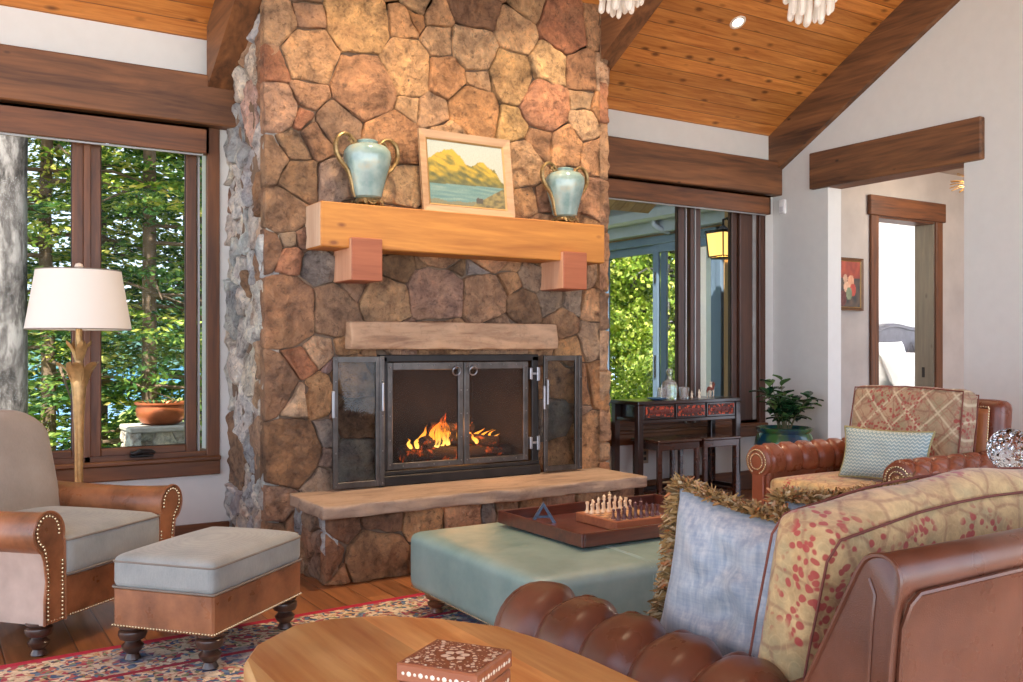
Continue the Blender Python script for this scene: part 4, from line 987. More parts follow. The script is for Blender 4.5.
an_ = INL.math('ARCTAN2', oo[1], oo[0]); pet = INL.math('LESS_THAN', INL.math('ABSOLUTE', INL.math('SUBTRACT', rr_, .016)), INL.math('MULTIPLY', INL.math('ABSOLUTE', INL.math('SINE', INL.math('MULTIPLY', an_, 3.0))), .009))
clear = INL.math('GREATER_THAN', rr_, .03)
pat = INL.math('MAXIMUM', INL.math('MULTIPLY', INL.math('MAXIMUM', pt, pt2), clear), pet)
INL.col(INL.mix(pat, rgb(128, 66, 42), rgb(224, 204, 176))); INL.set(Roughness=.35); INL = INL.m
ib = thing('inlaid_box', 'small square wooden box with bone inlay lid on the coffee table', 'box', (.765, 1.405, .6005), radians(-56))
hw, hd = .073, .069
mb = MB(); mb.bbox(-hw, -hd, 0, hw, hd, .062, .002); mb.build('body', W_CHESS, ib)
mb = MB(); mb.bbox(-hw-.002, -hd-.002, .064, hw+.002, hd+.002, .095, .003); ld = mb.build('lid', W_CHESS, ib)
mb = MB(); mb.box(-hw+.006, -hd+.006, .095, hw-.006, hd-.006, .0958); mb.build('inlay_panel', INL, ld)
BONE = plain('bone', rgb(226, 210, 186), .4); mb = MB(); rnd = random.Random(2)
for k in range(12):
    t = -hw+.012+k*(2*hw-.024)/11; tt = -hd+.012+k*(2*hd-.024)/11
    for z in (.079, .045, .025):
        a = .003+.0015*(k % 2)
        mb.sphere((t, -hd-.002 if z > .06 else -hd, z), a, 6, 4, sc=(1, .25, 1)); mb.sphere((t, hd+.002 if z > .06 else hd, z), a, 6, 4, sc=(1, .25, 1))
        mb.sphere((hw+.002 if z > .06 else hw, tt, z), a, 6, 4, sc=(.25, 1, 1)); mb.sphere((-hw-.002 if z > .06 else -hw, tt, z), a, 6, 4, sc=(.25, 1, 1))
mb.build('inlay_studs', BONE, ib, True)
# ---------------------------------------------------------------- tufted leather rolls
def tufted(mb, cx, cz, R, y0, y1, seg, h, th0=-60, th1=215, thb=62, nu=110, nv=56, wid=.035, diag=34):
    """roll along Y; theta measured from +X over the top to -X; pleats run round the roll and split into diamonds past the buttons"""
    nseg = max(1, int(round((y1-y0)/seg))); seg = (y1-y0)/nseg
    tb_ = radians(thb); dg = radians(diag)
    def cr(y, th):
        k = (y-y0)/seg; s = R*1.0
        if th >= tb_: return abs(k-round(k))*seg
        q = (tb_-th)/dg
        q2 = q % 2.0; q2 = q2 if q2 <= 1 else 2-q2
        f = k-floor(k)
        d = min(abs(f-q2*.5), abs(f-(1-q2*.5)))
        return d*seg*.85
    def fn(u, v):
        y = y0+(y1-y0)*u; th = radians(th0+(th1-th0)*v)
        d = cr(y, th); b = min(1, d/wid); b = 1-(1-b)**2.2
        k = (y-y0)/seg
        db = sqrt(((k-round(k))*seg)**2+((th-tb_)*R)**2)
        r = R+h*b-.016*math.exp(-(db/.016)**2)
        e = min(u, 1-u)*(y1-y0); 
        if e < .03: r *= 1-.22*(1-e/.03)**2
        return (cx+r*cos(th), y, cz+r*sin(th))
    mb.grid(fn, nu, nv, flip=False)
def buttons(parent, cx, cz, R, y0, y1, seg, thb, mat, r=.009):
    nseg = max(1, int(round((y1-y0)/seg))); sg = (y1-y0)/nseg; mb = MB()
    for k in range(1, nseg):
        t = radians(thb); mb.sphere((cx+(R-.002)*cos(t), y0+sg*k, cz+(R-.002)*sin(t)), r, 8, 6)
    return mb.build('buttons', mat, parent, True)

# ---------------------------------------------------------------- rear leather armchair (faces the fireplace side)
rc = thing('leather_armchair', 'chestnut leather tufted armchair with patterned cushion at the right of the room', 'armchair', (4.65, 3.475, .0), radians(-90))
for sx in (-1, 1):
    mb = MB(); tufted(mb, .475, .545, .084, -.45, .42, .145, .022, thb=95, wid=.040, nu=120, nv=50)
    if sx < 0: mb.v = [(-x, y, z) for x, y, z in mb.v]; mb.f = [f[::-1] for f in mb.f]
    mb.mi = [0]*len(mb.f)
    arm = mb.build('arm', LEA2, rc, True, 180)
    mb = MB(); mb.bbox(sx*.40 if sx > 0 else -.52, -.44, .12, sx*.52 if sx > 0 else -.40, .46, .50, .015, 2); mb.build('arm_panel', LEA2, arm)
    mb = MB()
    vs = [(sx*.475, -.466, .545)]; nn = 28
    for k, (rr, yy) in enumerate(((.03, -.466), (.070, -.462), (.094, -.452), (.097, -.425))):
        for i in range(nn): vs.append((sx*.475+rr*cos(2*pi*i/nn), yy, .545+rr*sin(2*pi*i/nn)))
    fs = [(0, 1+(i+1) % nn, 1+i) for i in range(nn)]
    for k in range(3):
        for i in range(nn): fs.append((1+k*nn+i, 1+k*nn+(i+1) % nn, 1+(k+1)*nn+(i+1) % nn, 1+(k+1)*nn+i))
    mb.add(vs, [f[::-1] for f in fs]); mb.bbox(sx*.475-.045, -.458, .13, sx*.475+.045, -.44, .50, .004)
    mb.build('scroll_face', LEA2, arm, True)
    nails([(sx*.475+.070*cos(radians(a)), -.466, .545+.070*sin(radians(a))) for a in range(-70, 251, 8)], .0068, arm, step=.0145)
    nails([(sx*.475+.046*cos(radians(a)), -.469, .545+.046*sin(radians(a))) for a in range(0, 361, 10)], .0055, arm, step=.0135)
mb = MB(); mb.bbox(-.42, -.43, .12, .42, .46, .30, .01); mb.build('seat_frame', LEA2, rc)
mb = MB(); softbox(mb, .79, .72, .17, .04, (0, 0, .02), 14, T(0, -.10, .29)); mb.build('seat_cushion', KIL, rc, True, 180)
mb = MB(); softbox(mb, .99, .13, .66, .05, (0, 0, 0), 12); mb.v = [tuple(T(0, .45, .27, rx=-.10) @ Vector(v)) for v in mb.v]; bk = mb.build('backrest', LEA2, rc, True, 60)
LEAT = leather('tan_leather_panel', rgb(164, 96, 52), rgb(190, 122, 74), .45)
mb = MB(); softbox(mb, .86, .02, .52, .009, (0, .012, 0), 6); mb.v = [tuple(T(0, .367, .36, rx=-.10) @ Vector(v)) for v in mb.v]; mb.build('inner_panel', LEAT, bk, True, 60)
M_ = T(0, .36, .36, rx=-.10)
nails([M_ @ Vector(p) for p in ((-.44, -.012, .1), (-.44, -.012, .53), (.44, -.012, .53), (.44, -.012, .1))], .006, bk, step=.0145)
mb = MB(); softbox(mb, .74, .15, .53, .045, (0, .03, .01), 16, wr=.008); mb.v = [tuple(T(.06, .185, .46, rx=-.17) @ Vector(v)) for v in mb.v]; cu = mb.build('back_cushion', KILD, rc, True, 180)
mb = MB()
for yy in (-.073, .073):
    mb.tube([tuple(T(.06, .185, .46, rx=-.17) @ Vector(p)) for p in ((-.36, yy, .01), (-.362, yy, .26), (-.355, yy, .515), (0, yy, .53), (.355, yy, .515), (.362, yy, .26), (.36, yy, .01))], .0045, 6)
mb.build('welt', WELTR, cu, True)
for x in (-.44, .44):
    for y in (-.38, .38): turned_leg('leg', rc, x, y, 0, .125, .036)

tp = thing('lumbar_pillow', 'aqua zigzag lumbar pillow on the rear leather armchair', 'pillow', (4.50, 3.32, .485), radians(-80))
mb = MB(); pillow(mb, .52, .29, .12, 22, T(0, 0, 0, rx=-.25)); mb.build('cover', ZIG, tp, True, 180)
mb = MB(); rnd = random.Random(1); pts = [T(0, 0, 0, rx=-.25) @ Vector(p) for p in pillow_edge(.52, .29, n=34)]
mb.tube(pts, .006, 6, closed=True)
mb.build('braid_trim', plain('olive_braid', rgb(150, 140, 96), .8, var=.4, scale=200), tp, True)

# ---------------------------------------------------------------- sofa
so = thing('leather_sofa', 'large brown leather tufted sofa in the right foreground seen from behind', 'sofa', (2.4, 1.45, 0))
def S(mb): mb.v = [(x-2.4, y-1.45, z) for x, y, z in mb.v]; return mb
for cx, nm in ((1.345, 1), (3.45, -1)):
    mb = MB(); tufted(mb, 0, .485, .110, 1.02, 2.05, .172, .027, th0=-60, th1=215, thb=88, wid=.060, nu=170, nv=84, diag=46)
    mb.v = [(cx+x*nm, y, z) for x, y, z in mb.v]
    if nm < 0: mb.f = [f[::-1] for f in mb.f]
    arm = S(mb).build('arm', LEA3, so, True, 180)
    mb = MB(); a, b = sorted((cx-nm*.115, cx+nm*.09)); mb.bbox(a, 1.0, .10, b, 2.03, .45, .015, 2); S(mb).build('arm_panel', LEA3, arm)
    mb = MB(); mb.lathe([(.0, 0), (.10, .004), (.125, -.006), (.128, -.03)], 30, M=T(cx, 2.05, .485, rx=-pi/2), cap=False); S(mb).build('scroll_face', LEA3, arm, True)
    mb = MB()
    for k in range(1, 6): y = 1.02+k*1.03/6; t = radians(88); mb.sphere((cx+nm*.100*cos(t), y, .485+.098*sin(t)), .012, 8, 6)
    S(mb).build('buttons', LEA3, arm, True)
mb = MB(); mb.bbox(1.40, .98, .10, 3.40, 2.0, .30, .01); S(mb).build('seat_frame', LEA3, so)
# back: profile in Y-Z swept along X
prof = [(.915, .12), (.905, .5), (.885, .80), (.868, .865), (.872, .893), (.893, .909), (.920, .905), (.938, .890), (.965, .835), (1.045, .675), (1.115, .53), (1.135, .30), (1.135, .12)]
def smooth_poly(p, it=2):
    for _ in range(it):
        q = [p[0]]
        for a, b in zip(p, p[1:]): q += [(a[0]*.75+b[0]*.25, a[1]*.75+b[1]*.25), (a[0]*.25+b[0]*.75, a[1]*.25+b[1]*.75)]
        p = q+[p[-1]]
    return p
pf = smooth_poly(prof)
mb = MB(); n = len(pf)
xs = [(1.222, .004), (1.226, .0), (1.5, -.002), (2.0, -.004), (2.4, 0), (3.56, 0)]
cyc = (1.0, .5)
vs = []
for x, ins in xs:
    for y, z in pf:
        vs.append((x, y+(cyc[0]-y)*ins*3, z+(cyc[1]-z)*ins*2+.004*noise.noise(Vector((x*3, y*9, z*4)))))
fs = [(k*n+i, k*n+i+1, (k+1)*n+i+1, (k+1)*n+i) for k in range(len(xs)-1) for i in range(n-1)]
fs = [f[::-1] for f in fs]
fs += [tuple(range(n)), tuple(range((len(xs)-1)*n, len(xs)*n))[::-1]]
mb.add(vs, fs); bk = S(mb).build('backrest', LEA3, so, True, 50)
mb = MB(); mb.tube([(1.221, y, z) for y, z in pf if z > .2], .0042, 6); S(mb).build('end_welt', LEA3, bk, True)
mb = MB(); mb.tube([(1.2205, y+.035, z) for y, z in prof[:3]]+[(1.2205, .915, .845), (1.2205, .925, .868)], .0035, 6); S(mb).build('side_welt', LEA3, bk, True)
mb = MB(); mb.tube([(1.240, .911, .12), (1.240, .902, .5), (1.240, .880, .80), (1.243, .868, .838), (1.262, .866, .852), (1.5, .864, .855), (2.2, .864, .855), (3.5, .864, .855)], .0045, 6); S(mb).build('back_welt', LEA3, bk, True)
for (a, b) in ((1.46, 2.42), (2.43, 3.34)):
    mb = MB(); softbox(mb, b-a, .90, .17, .045, (0, 0, .02), 14, T((a+b)/2, 1.58, .295)); S(mb).build('seat_cushion', KILB, so, True, 180)
def backcush(x0, x1, nm, seed):
    w_ = x1-x0; M = T((x0+x1)/2, 1.285, .455, rx=.22)
    mb = MB(); softbox(mb, w_, .135, .475, .035, (0, .025, .035), 20, wr=.010, seed=seed)
    dr = lambda x, z: z-.030*max(0, 1-(x+w_/2)/.42)**1.4*max(0, z/.475)
    mb.v = [tuple(M @ Vector((v[0], v[1], dr(v[0], v[2])))) for v in mb.v]; c = S(mb).build(nm, KIL if seed < 5 else KILB, so, True, 180)
    mb = MB()
    for yy in (-.0665, .0665):
        pts = [(-w_/2+.004, yy, .02), (-w_/2+.001, yy, .25), (-w_/2+.004, yy, .43), (-w_/2+.03, yy, .468), (-w_/4, yy, .482), (0, yy, .486), (w_/4, yy, .482), (w_/2-.03, yy, .468), (w_/2-.004, yy, .43), (w_/2-.002, yy, .02)]
        dd = []
        for a_, b_ in zip(pts, pts[1:]): dd += [tuple(a_[i]+(b_[i]-a_[i])*t/4 for i in range(3)) for t in range(4)]
        mb.tube([tuple(M @ Vector((p[0], p[1], dr(p[0], p[2])))) for p in dd+[pts[-1]]], .0027, 6)
    S(mb).build('welt', WELTR, c, True)
backcush(1.375, 2.38, 'back_cushion', 1); backcush(2.40, 3.36, 'back_cushion', 2)
for x in (1.30, 3.48):
    for y in (1.0, 1.96): turned_leg('leg', so, x-2.4, y-1.45, .012, .112, .04)

# ---------------------------------------------------------------- fringed throw pillows
FR = N('olive_gold_fringe'); gi = FR.n.new('ShaderNodeNewGeometry')
FR.col(FR.ramp(gi.outputs['Random Per Island'], [(0, rgb(96, 74, 44)), (.35, rgb(150, 114, 62)), (.65, rgb(176, 138, 84)), (.85, rgb(190, 166, 128)), (1, rgb(178, 98, 40))])); FR.set(Roughness=.75); FR = FR.m
def fringed(name, lab, w_, h_, t_, loc, rz, rx, seed, mat, ry=0):
    p = thing(name, lab, 'pillow', loc, rz, 'fringed throw pillows on the sofa')
    M = T(0, 0, 0, rx=rx, ry=ry)
    mb = MB(); pillow(mb, w_, h_, t_, 30, M, pinch=.12, wr=.02, seed=seed); mb.build('cover', mat, p, True, 180)
    rnd = random.Random(seed); mb = MB(); ed = [Vector(q) for q in pillow_edge(w_, h_, .12, 40)]; c = Vector((0, 0, h_/2)); m = len(ed)
    for k in range(m):
        q = ed[k]; nx = ed[(k+1) % m]; out = (q-c).normalized(); tan = (nx-ed[k-1]).normalized(); nrm = Vector((0, 1, 0)); out = tan.cross(nrm); out = out if out.dot(q-c) > 0 else -out
        out.normalize()
        for j in range(34):
            b = q+(nx-q)*rnd.random()+nrm*rnd.uniform(-.010, .010)
            a = rnd.uniform(-1.35, 1.35); L = rnd.uniform(.028, .052)
            d = (out*cos(a)+nrm*sin(a)+tan*rnd.uniform(-.5, .5)).normalized()
            side = d.cross(tan).normalized() if abs(d.dot(tan)) < .9 else nrm
            wv = side.cross(d).normalized(); tw = rnd.uniform(0, 3.1); wv = wv*cos(tw)+side*sin(tw); ww = rnd.uniform(.0022, .0042)
            cu = (out*rnd.uniform(-.4, .1)+nrm*rnd.uniform(-.3, .3)+tan*rnd.uniform(-.4, .4)-Vector((0, 0, .25)))*L*.5
            p1 = b+d*L*.55; p2 = b+d*L*.9+cu
            mb.add([b-wv*ww, b+wv*ww, p1+wv*ww*1.1, p1-wv*ww*1.1, p2+wv*ww*.5, p2-wv*ww*.5], [(0, 1, 2, 3), (3, 2, 4, 5)], M=M)
    mb.build('fringe', FR, p)
    return p
fringed('throw_pillow', 'pale blue silk pillow with olive-gold fringe propped inside the sofa arm', .48, .42, .13, (1.565, 1.55, .44), radians(-80), -.14, 3, SILK, ry=.10)
fringed('throw_pillow', 'fringed pillow mostly hidden between the blue pillow and the sofa back cushion', .44, .40, .13, (1.90, 1.53, .472), radians(176), -.10, 9, SILK)

# ---------------------------------------------------------------- side table with crystal orb
st = thing('end_table', 'dark wood round end table beyond the far end of the sofa', 'table', (3.90, 2.26, .012))
mb = MB(); mb.lathe([(.23, .58), (.25, .585), (.25, .605), (.235, .612)], 36); mb.build('table_top', W_DARK, st, True)
mb = MB(); mb.lathe([(.16, 0), (.16, .02), (.05, .05), (.03, .1), (.035, .3), (.025, .5), (.05, .58)], 24); mb.build('pedestal', W_DARK, st, True)
CRY = N('cut_crystal'); CRY.col((1, 1, 1, 1)); CRY.set(Roughness=.04, IOR=1.45); CRY.b.inputs['Transmission Weight'].default_value = .8; CRYM = CRY.m
orb = thing('crystal_orb', 'faceted clear crystal orb on the end table beside the rear armchair', 'ornament', (3.876, 2.236, .626))
CR2 = N('faceted_crystal'); CR2.col((1, 1, 1, 1)); CR2.set(Roughness=.0, IOR=1.52); CR2.b.inputs['Transmission Weight'].default_value = 1
vf = CR2.vor(70, out='Color'); nmv = CR2.n.new('ShaderNodeVectorMath'); nmv.operation = 'MULTIPLY_ADD'; CR2.link(vf, nmv.inputs[0]); nmv.inputs[1].default_value = (.9, .9, .9); nmv.inputs[2].default_value = (-.45, -.45, -.45)
ge = CR2.n.new('ShaderNodeNewGeometry'); ad = CR2.n.new('ShaderNodeVectorMath'); ad.operation = 'ADD'; CR2.link(ge.outputs['Normal'], ad.inputs[0]); CR2.link(nmv.outputs[0], ad.inputs[1]); nn_ = CR2.n.new('ShaderNodeVectorMath'); nn_.operation = 'NORMALIZE'; CR2.link(ad.outputs[0], nn_.inputs[0]); CR2.link(nn_.outputs[0], CR2.b.inputs['Normal'])
bm = bmesh.new(); bmesh.ops.create_icosphere(bm, subdivisions=3, radius=.090)
mb = MB(); mb.frombm(bm, M=T(0, 0, .165)); mb.build('orb', CR2.m, orb)
mb = MB(); mb.lathe([(.06, 0), (.062, .012), (.03, .03), (.018, .05), (.022, .075), (.035, .088)], 10); mb.build('foot', CRYM, orb)
# ---------------------------------------------------------------- mantel pieces
CEL = N('celadon_crackle_glaze'); CEL.col(CEL.ramp(CEL.noise(9, detail=6), [(.3, rgb(104, 132, 128)), (.55, rgb(140, 160, 152)), (.75, rgb(160, 156, 130))])); CEL.set(Roughness=.16)
CEL.b.inputs['Coat Weight'].default_value = .5; CEL = CEL.m
BRZ = plain('antique_bronze', rgb(142, 118, 78), .4, .6, var=.4, scale=60)
def vase(name, lab, x, y, s=1.0, rz=0):
    v = thing(name, lab, 'vase', (x, y, 2.0115), rz, 'handled vases on the mantel')
    prof = [(.060, .046), (.074, .055), (.082, .09), (.098, .155), (.116, .22), (.124, .262), (.122, .292), (.106, .318), (.078, .332), (.056, .337), (.050, .341), (.056, .352), (.050, .357), (.043, .352), (.04, .33)]
    mb = MB(); mb.lathe([(r*s*1.04, z*s) for r, z in prof], 36); b = mb.build('body', CEL, v, True)
    mb = MB(); mb.tube([(.0775*s*1.0*cos(t*pi/18), .0775*s*sin(t*pi/18), .09*s) for t in range(36)], .0022, 5, closed=True); mb.build('relief_band', CEL, b, True)
    mb = MB(); mb.lathe([(.062*s, .022*s), (.066*s, .030*s), (.060*s, .044*s), (.052*s, .048*s)], 24)
    for k in range(4):
        a = k*pi/2+pi/4
        mb.tube([(r*s*cos(a+t), r*s*sin(a+t), z*s) for r, z, t in ((.055, .034, 0), (.078, .028, .1), (.086, .012, .2), (.074, .004, .25), (.064, .010, .15))], [.009*s, .009*s, .008*s, .007*s, .004*s], 8)
        mb.tube([(r*s*cos(a+t), r*s*sin(a+t), z*s) for r, z, t in ((.064, .03, .25), (.068, .016, .5), (.066, .012, .8), (.066, .02, 1.0), (.064, .034, 1.3))], .0055*s, 6)
    mb.build('footed_base', BRZ, v, True)
    for sx in (-1, 1):
        mb = MB()
        path = [(sx*.062, .332), (sx*.080, .350), (sx*.112, .374), (sx*.148, .374), (sx*.178, .350), (sx*.190, .312), (sx*.184, .270), (sx*.158, .228), (sx*.122, .190), (sx*.103, .150), (sx*.092, .110), (sx*.084, .070), (sx*.070, .042)]
        pp = []
        P = [Vector((a*s, 0, b*s)) for a, b in path]
        for i in range(len(P)-1):
            p0 = P[max(0, i-1)]; p1 = P[i]; p2 = P[i+1]; p3 = P[min(len(P)-1, i+2)]
            for t in (0, .33, .66): pp.append(.5*((2*p1)+(p2-p0)*t+(2*p0-5*p1+4*p2-p3)*t*t+(3*p1-p0-3*p2+p3)*t**3))
        mb.tube(pp, [.008*s+.008*s*sin(pi*k/len(pp))**.8 for k in range(len(pp))], 8, flat=.75)
        mb.tube([(sx*(.092+.022*cos(a*.55)*(1-a/16))*s, 0, (.340+.022*sin(a*.55)*(1-a/16))*s) for a in range(14)], .007*s, 7)
        mb.build('scroll_handle', BRZ, v, True)
    return v
vase('vase', 'celadon vase with bronze scroll handles at the left end of the mantel', 2.105, 4.90, 1.05, .12)
vase('vase', 'celadon vase with bronze scroll handles at the right end of the mantel', 3.468, 4.905, 1.0, .1)
# painting
ptg = thing('painting', 'framed landscape painting of golden mountains above a lake, leaning on the mantel', 'painting', (2.750, 4.878, 2.0115), 0)
TL = -.135
FRM = wood('pale_frame_wood', rgb(150, 116, 84), rgb(182, 150, 116), 'x', .5)
FRG = plain('gilt_frame_edge', rgb(176, 140, 88), .5, .3)
Wp, Hp, fw = .312, .495, .050
mb = MB(); Mx = T(0, 0, 0, rx=TL)
def frame_prism(mb, w, h0, h1, t, y0, y1, M, mi=0):
    a = [(-w, h0), (w, h0), (w, h1), (-w, h1)]; b = [(-w+t, h0+t), (w-t, h0+t), (w-t, h1-t), (-w+t, h1-t)]
    vs = [(x, y0, z) for x, z in a]+[(x, y0+.012, z) for x, z in b]+[(x, y1, z) for x, z in a]+[(x, y1, z) for x, z in b]
    fs = []
    for i in range(4):
        j = (i+1) % 4; fs += [(i, j, 4+j, 4+i), (8+j, 8+i, 12+i, 12+j), (j, i, 8+i, 8+j), (4+i, 4+j, 12+j, 12+i)]
    mb.add(vs, fs, mi, M)
frame_prism(mb, Wp, 0, Hp, fw, -.022, .0, Mx); mb.build('frame', FRM, ptg)
mb = MB(); frame_prism(mb, Wp-fw+.004, fw-.004, Hp-fw+.004, .012, -.014, -.001, Mx); mb.build('inner_slip', FRG, ptg)
def landscape(u, v):
    nn = noise.noise; q = Vector((u*5, v*5, .5))
    c = Vector((226, 222, 196))-Vector((20, 6, -8))*v
    ks = [(0, .70), (.12, .80), (.22, .87), (.34, .88), (.42, .80), (.50, .66), (.56, .64), (.66, .72), (.72, .74), (.80, .66), (.88, .62), (.94, .50), (1.01, .40)]
    for (a1, b1), (a2, b2) in zip(ks, ks[1:]):
        if a1 <= u <= a2: rid = b1+(b2-b1)*(u-a1)/(a2-a1)
    rid += .03*nn(Vector((u*14, 2, 0)))+.015*nn(Vector((u*40, 1, 0)))
    if v < rid:
        t = nn(Vector((u*7+v*5, v*9-u*6, 1)))+.5*nn(Vector((u*22+v*14, v*20, 4)))
        t = t*.45+.5*nn(Vector((u*11+v*16, v*4-u*3, 8))); lit = max(0, min(1, .55+t*1.5+(v-.52)*1.9))
        c = Vector((104, 106, 62)).lerp(Vector((226, 188, 62)), lit)
        if v < .45: c = c.lerp(Vector((96, 106, 78)), min(1, (.45-v)*5))
        if .62 < v < .70 and .60 < u < .75 and t > .25: c = Vector((226, 216, 182))
    lake = .33+.03*(u-.5)
    if v < lake:
        t = nn(Vector((u*4, v*30, 3)))
        c = Vector((110, 156, 154)).lerp(Vector((150, 182, 170)), .5+t)
        if v < .06+.03*nn(Vector((u*6, 0, 0))): c = Vector((150, 150, 118))
    sh = .02+max(0, (u-.56))*.72+.03*nn(Vector((u*12, 5, 5)))
    if u > .56 and v < sh:
        t = nn(Vector((u*18, v*22, 7))); c = Vector((176, 158, 100)).lerp(Vector((120, 112, 82)), max(0, min(1, .4+t*1.4)))
    if .60 < u < .70 and .05 < v < .13+.03*nn(q*4): c = Vector((96, 92, 84))
    c += Vector((1, 1, 1))*nn(Vector((u*60, v*60, 2)))*12
    return rgb(*[max(0, min(255, x*.74)) for x in c])
def vcol(name, rough=.7):
    m = N(name); a = m.n.new('ShaderNodeAttribute'); a.attribute_name = 'Col'; m.link(a.outputs['Color'], m.b.inputs['Base Color']); m.set(Roughness=rough); m.bump(m.noise(90), .2, .002); return m.m
PAINT = vcol('oil_paint', .55)
nu, nv = 110, 84; cols = []; mb = MB(); a0 = Wp-fw-.006
for i in range(nu+1):
    for j in range(nv+1): cols.append(landscape(i/nu, j/nv))
mb.grid(lambda u, v: (-a0+2*a0*u, -.006, fw+.006+(Hp-2*fw-.012)*v), nu, nv, M=Mx)
mb.build('canvas', PAINT, ptg, cols=cols)
mb = MB(); mb.box(-Wp+.02, -.003, .02, Wp-.02, .002, Hp-.02, M=Mx); mb.build('backing_board', FRM, ptg)
# hall picture
hp = thing('framed_picture', 'small framed figure painting in warm reds on the hall wall left of the bedroom door', 'picture', (7.07, YD-.02, 1.56))
mb = MB(); frame_prism(mb, .20, 0, .475, .028, -.022, .012, T()); mb.build('frame', plain('dark_gilt_frame', rgb(96, 66, 40), .45, .3), hp)
mb = MB(); cols = []; nu, nv = 40, 50
def figs(u, v):
    c = Vector((150, 62, 40)) if v > .62 else Vector((74, 62, 52))
    c += Vector((34, 20, 8))*noise.noise(Vector((u*7, v*7, 2)))
    for (a, b, r, k) in ((.62, .55, .13, (206, 148, 112)), (.45, .44, .11, (214, 170, 136)), (.7, .38, .12, (176, 70, 52)), (.4, .62, .08, (190, 150, 120)), (.55, .30, .12, (120, 128, 96)), (.3, .2, .15, (96, 44, 36))):
        if (u-a)**2+(v-b)**2*.8 < r*r: c = Vector(k)+Vector((1, 1, 1))*20*noise.noise(Vector((u*15, v*15, a)))
    return rgb(*[max(0, min(255, x)) for x in c])
for i in range(nu+1):
    for j in range(nv+1): cols.append(figs(i/nu, j/nv))
mb.grid(lambda u, v: (-.175+.35*u, -.006, .026+.423*v), nu, nv); mb.build('canvas', PAINT, hp, cols=cols)
mb = MB(); frame_prism(mb, .174, .026, .449, .008, -.016, -.004, T()); mb.build('gilt_slip', FRG, hp)

# ---------------------------------------------------------------- console table and stools
cx0, cx1, cy0, cy1, ct = 4.488, 5.533, 5.40, 5.72, .822
cn = thing('console_table', 'black lacquer console table with three carved red drawers under the right window', 'console table', ((cx0+cx1)/2, (cy0+cy1)/2, 0))
L_, D_ = (cx1-cx0)/2, (cy1-cy0)/2
mb = MB(); mb.bbox(-L_-.012, -D_-.012, ct-.028, L_+.012, D_+.012, ct, .004); mb.build('table_top', W_BLACK, cn)
for sx in (-1, 1):
    for sy in (-1, 1):
        mb = MB(); x = sx*(L_-.02); y = sy*(D_-.02); mb.bbox(x-.025, y-.025, 0, x+.025, y+.025, ct-.028, .004); mb.build('leg', W_BLACK, cn)
def rail(*a_): m = MB(); m.bbox(*a_, .003); m.build('rail', W_BLACK, cn)
for sx in (-1, 1):
    x = sx*(L_-.02)
    for z in (.665, .10): rail(x-.012, -D_+.04, z, x+.012, D_-.04, z+.03)
rail(-L_+.04, D_-.035, .665, L_-.04, D_-.01, .70); rail(-L_+.04, -D_+.005, .655, L_-.04, -D_+.035, .682); rail(-L_+.04, D_-.035, .10, L_-.04, D_-.01, .13)
mb = MB(); mb.box(-L_+.04, -D_+.034, .676, L_-.04, D_-.04, .684); mb.bbox(-L_+.04, D_-.05, .684, L_-.04, D_-.04, ct-.028, .002); mb.build('drawer_case', W_BLACK, cn)
REDC = N('red_carved_lacquer'); v_ = REDC.vor(42); f_ = REDC.ramp(v_, [(.25, rgb(168, 50, 30)), (.42, rgb(196, 84, 40)), (.5, rgb(60, 22, 16))]); REDC.col(f_); REDC.set(Roughness=.45); REDC.bump(v_, .6, .006); REDC = REDC.m
for k in range(3):
    a = -L_+.045+k*(2*L_-.09)/3+.008; b = -L_+.045+(k+1)*(2*L_-.09)/3-.008
    mb = MB(); mb.bbox(a, -D_+.002, .684, b, D_-.06, .792, .002); dw = mb.build('drawer', W_BLACK, cn)
    mb = MB(); mb.bbox(a+.014, -D_-.004, .698, b-.014, -D_+.002, .780, .002); mb.build('carved_panel', REDC, dw)
    mb = MB(); mb.bbox(a+.05, -D_-.008, .722, b-.05, -D_-.004, .757, .002)
    for q in range(5): mb.sphere((a+.065+(b-a-.13)*q/4, -D_-.008, .74), .014, 8, 5, sc=(1, .3, 1))
    mb.build('carving', plain('dark_red_carving', rgb(96, 34, 24), .4), dw, True)
W_STOOL = wood('dark_stool_wood', rgb(44, 24, 18), rgb(78, 44, 30), 'x', .25, coat=.6)
for i, (x0, x1, yy, lab) in enumerate(((4.625, 5.06, 5.50, 'dark wood stool with glossy top tucked under the left half of the console'), (5.085, 5.485, 5.50, 'dark wood stool tucked under the right half of the console'))):
    t = thing('stool', lab, 'stool', ((x0+x1)/2, yy, 0), 0, 'stools under the console table')
    w_ = (x1-x0)/2; h = .525
    mb = MB(); mb.bbox(-w_, -.17, h-.022, w_, .17, h, .006); mb.build('seat', W_STOOL, t)
    mb = MB(); mb.bbox(-w_+.02, -.155, h-.075, w_-.02, -.14, h-.022, .003); mb.bbox(-w_+.02, .14, h-.075, w_-.02, .155, h-.022, .003); mb.bbox(-w_+.02, -.14, h-.075, -w_+.035, .14, h-.022, .003); mb.bbox(w_-.035, -.14, h-.075, w_-.02, .14, h-.022, .003); mb.build('apron', W_STOOL, t)
    for sx in (-1, 1):
        for sy in (-1, 1):
            x = sx*(w_-.03); y = sy*.138; mb = MB(); mb.bbox(x-.019, y-.016, 0, x+.019, y+.016, h-.022, .004); mb.build('leg', W_STOOL, t)
    mb = MB()
    for sx in (-1, 1): mb.bbox(sx*(w_-.03)-.01, -.12, .08, sx*(w_-.03)+.01, .12, .105, .003)
    mb.bbox(-w_+.045, .128, .08, w_-.045, .148, .105, .003); mb.bbox(-w_+.045, -.148, .03, w_-.045, -.128, .055, .003); mb.build('stretchers', W_STOOL, t)
CT = ct+.001
def px(x, y): return (x, y, CT)
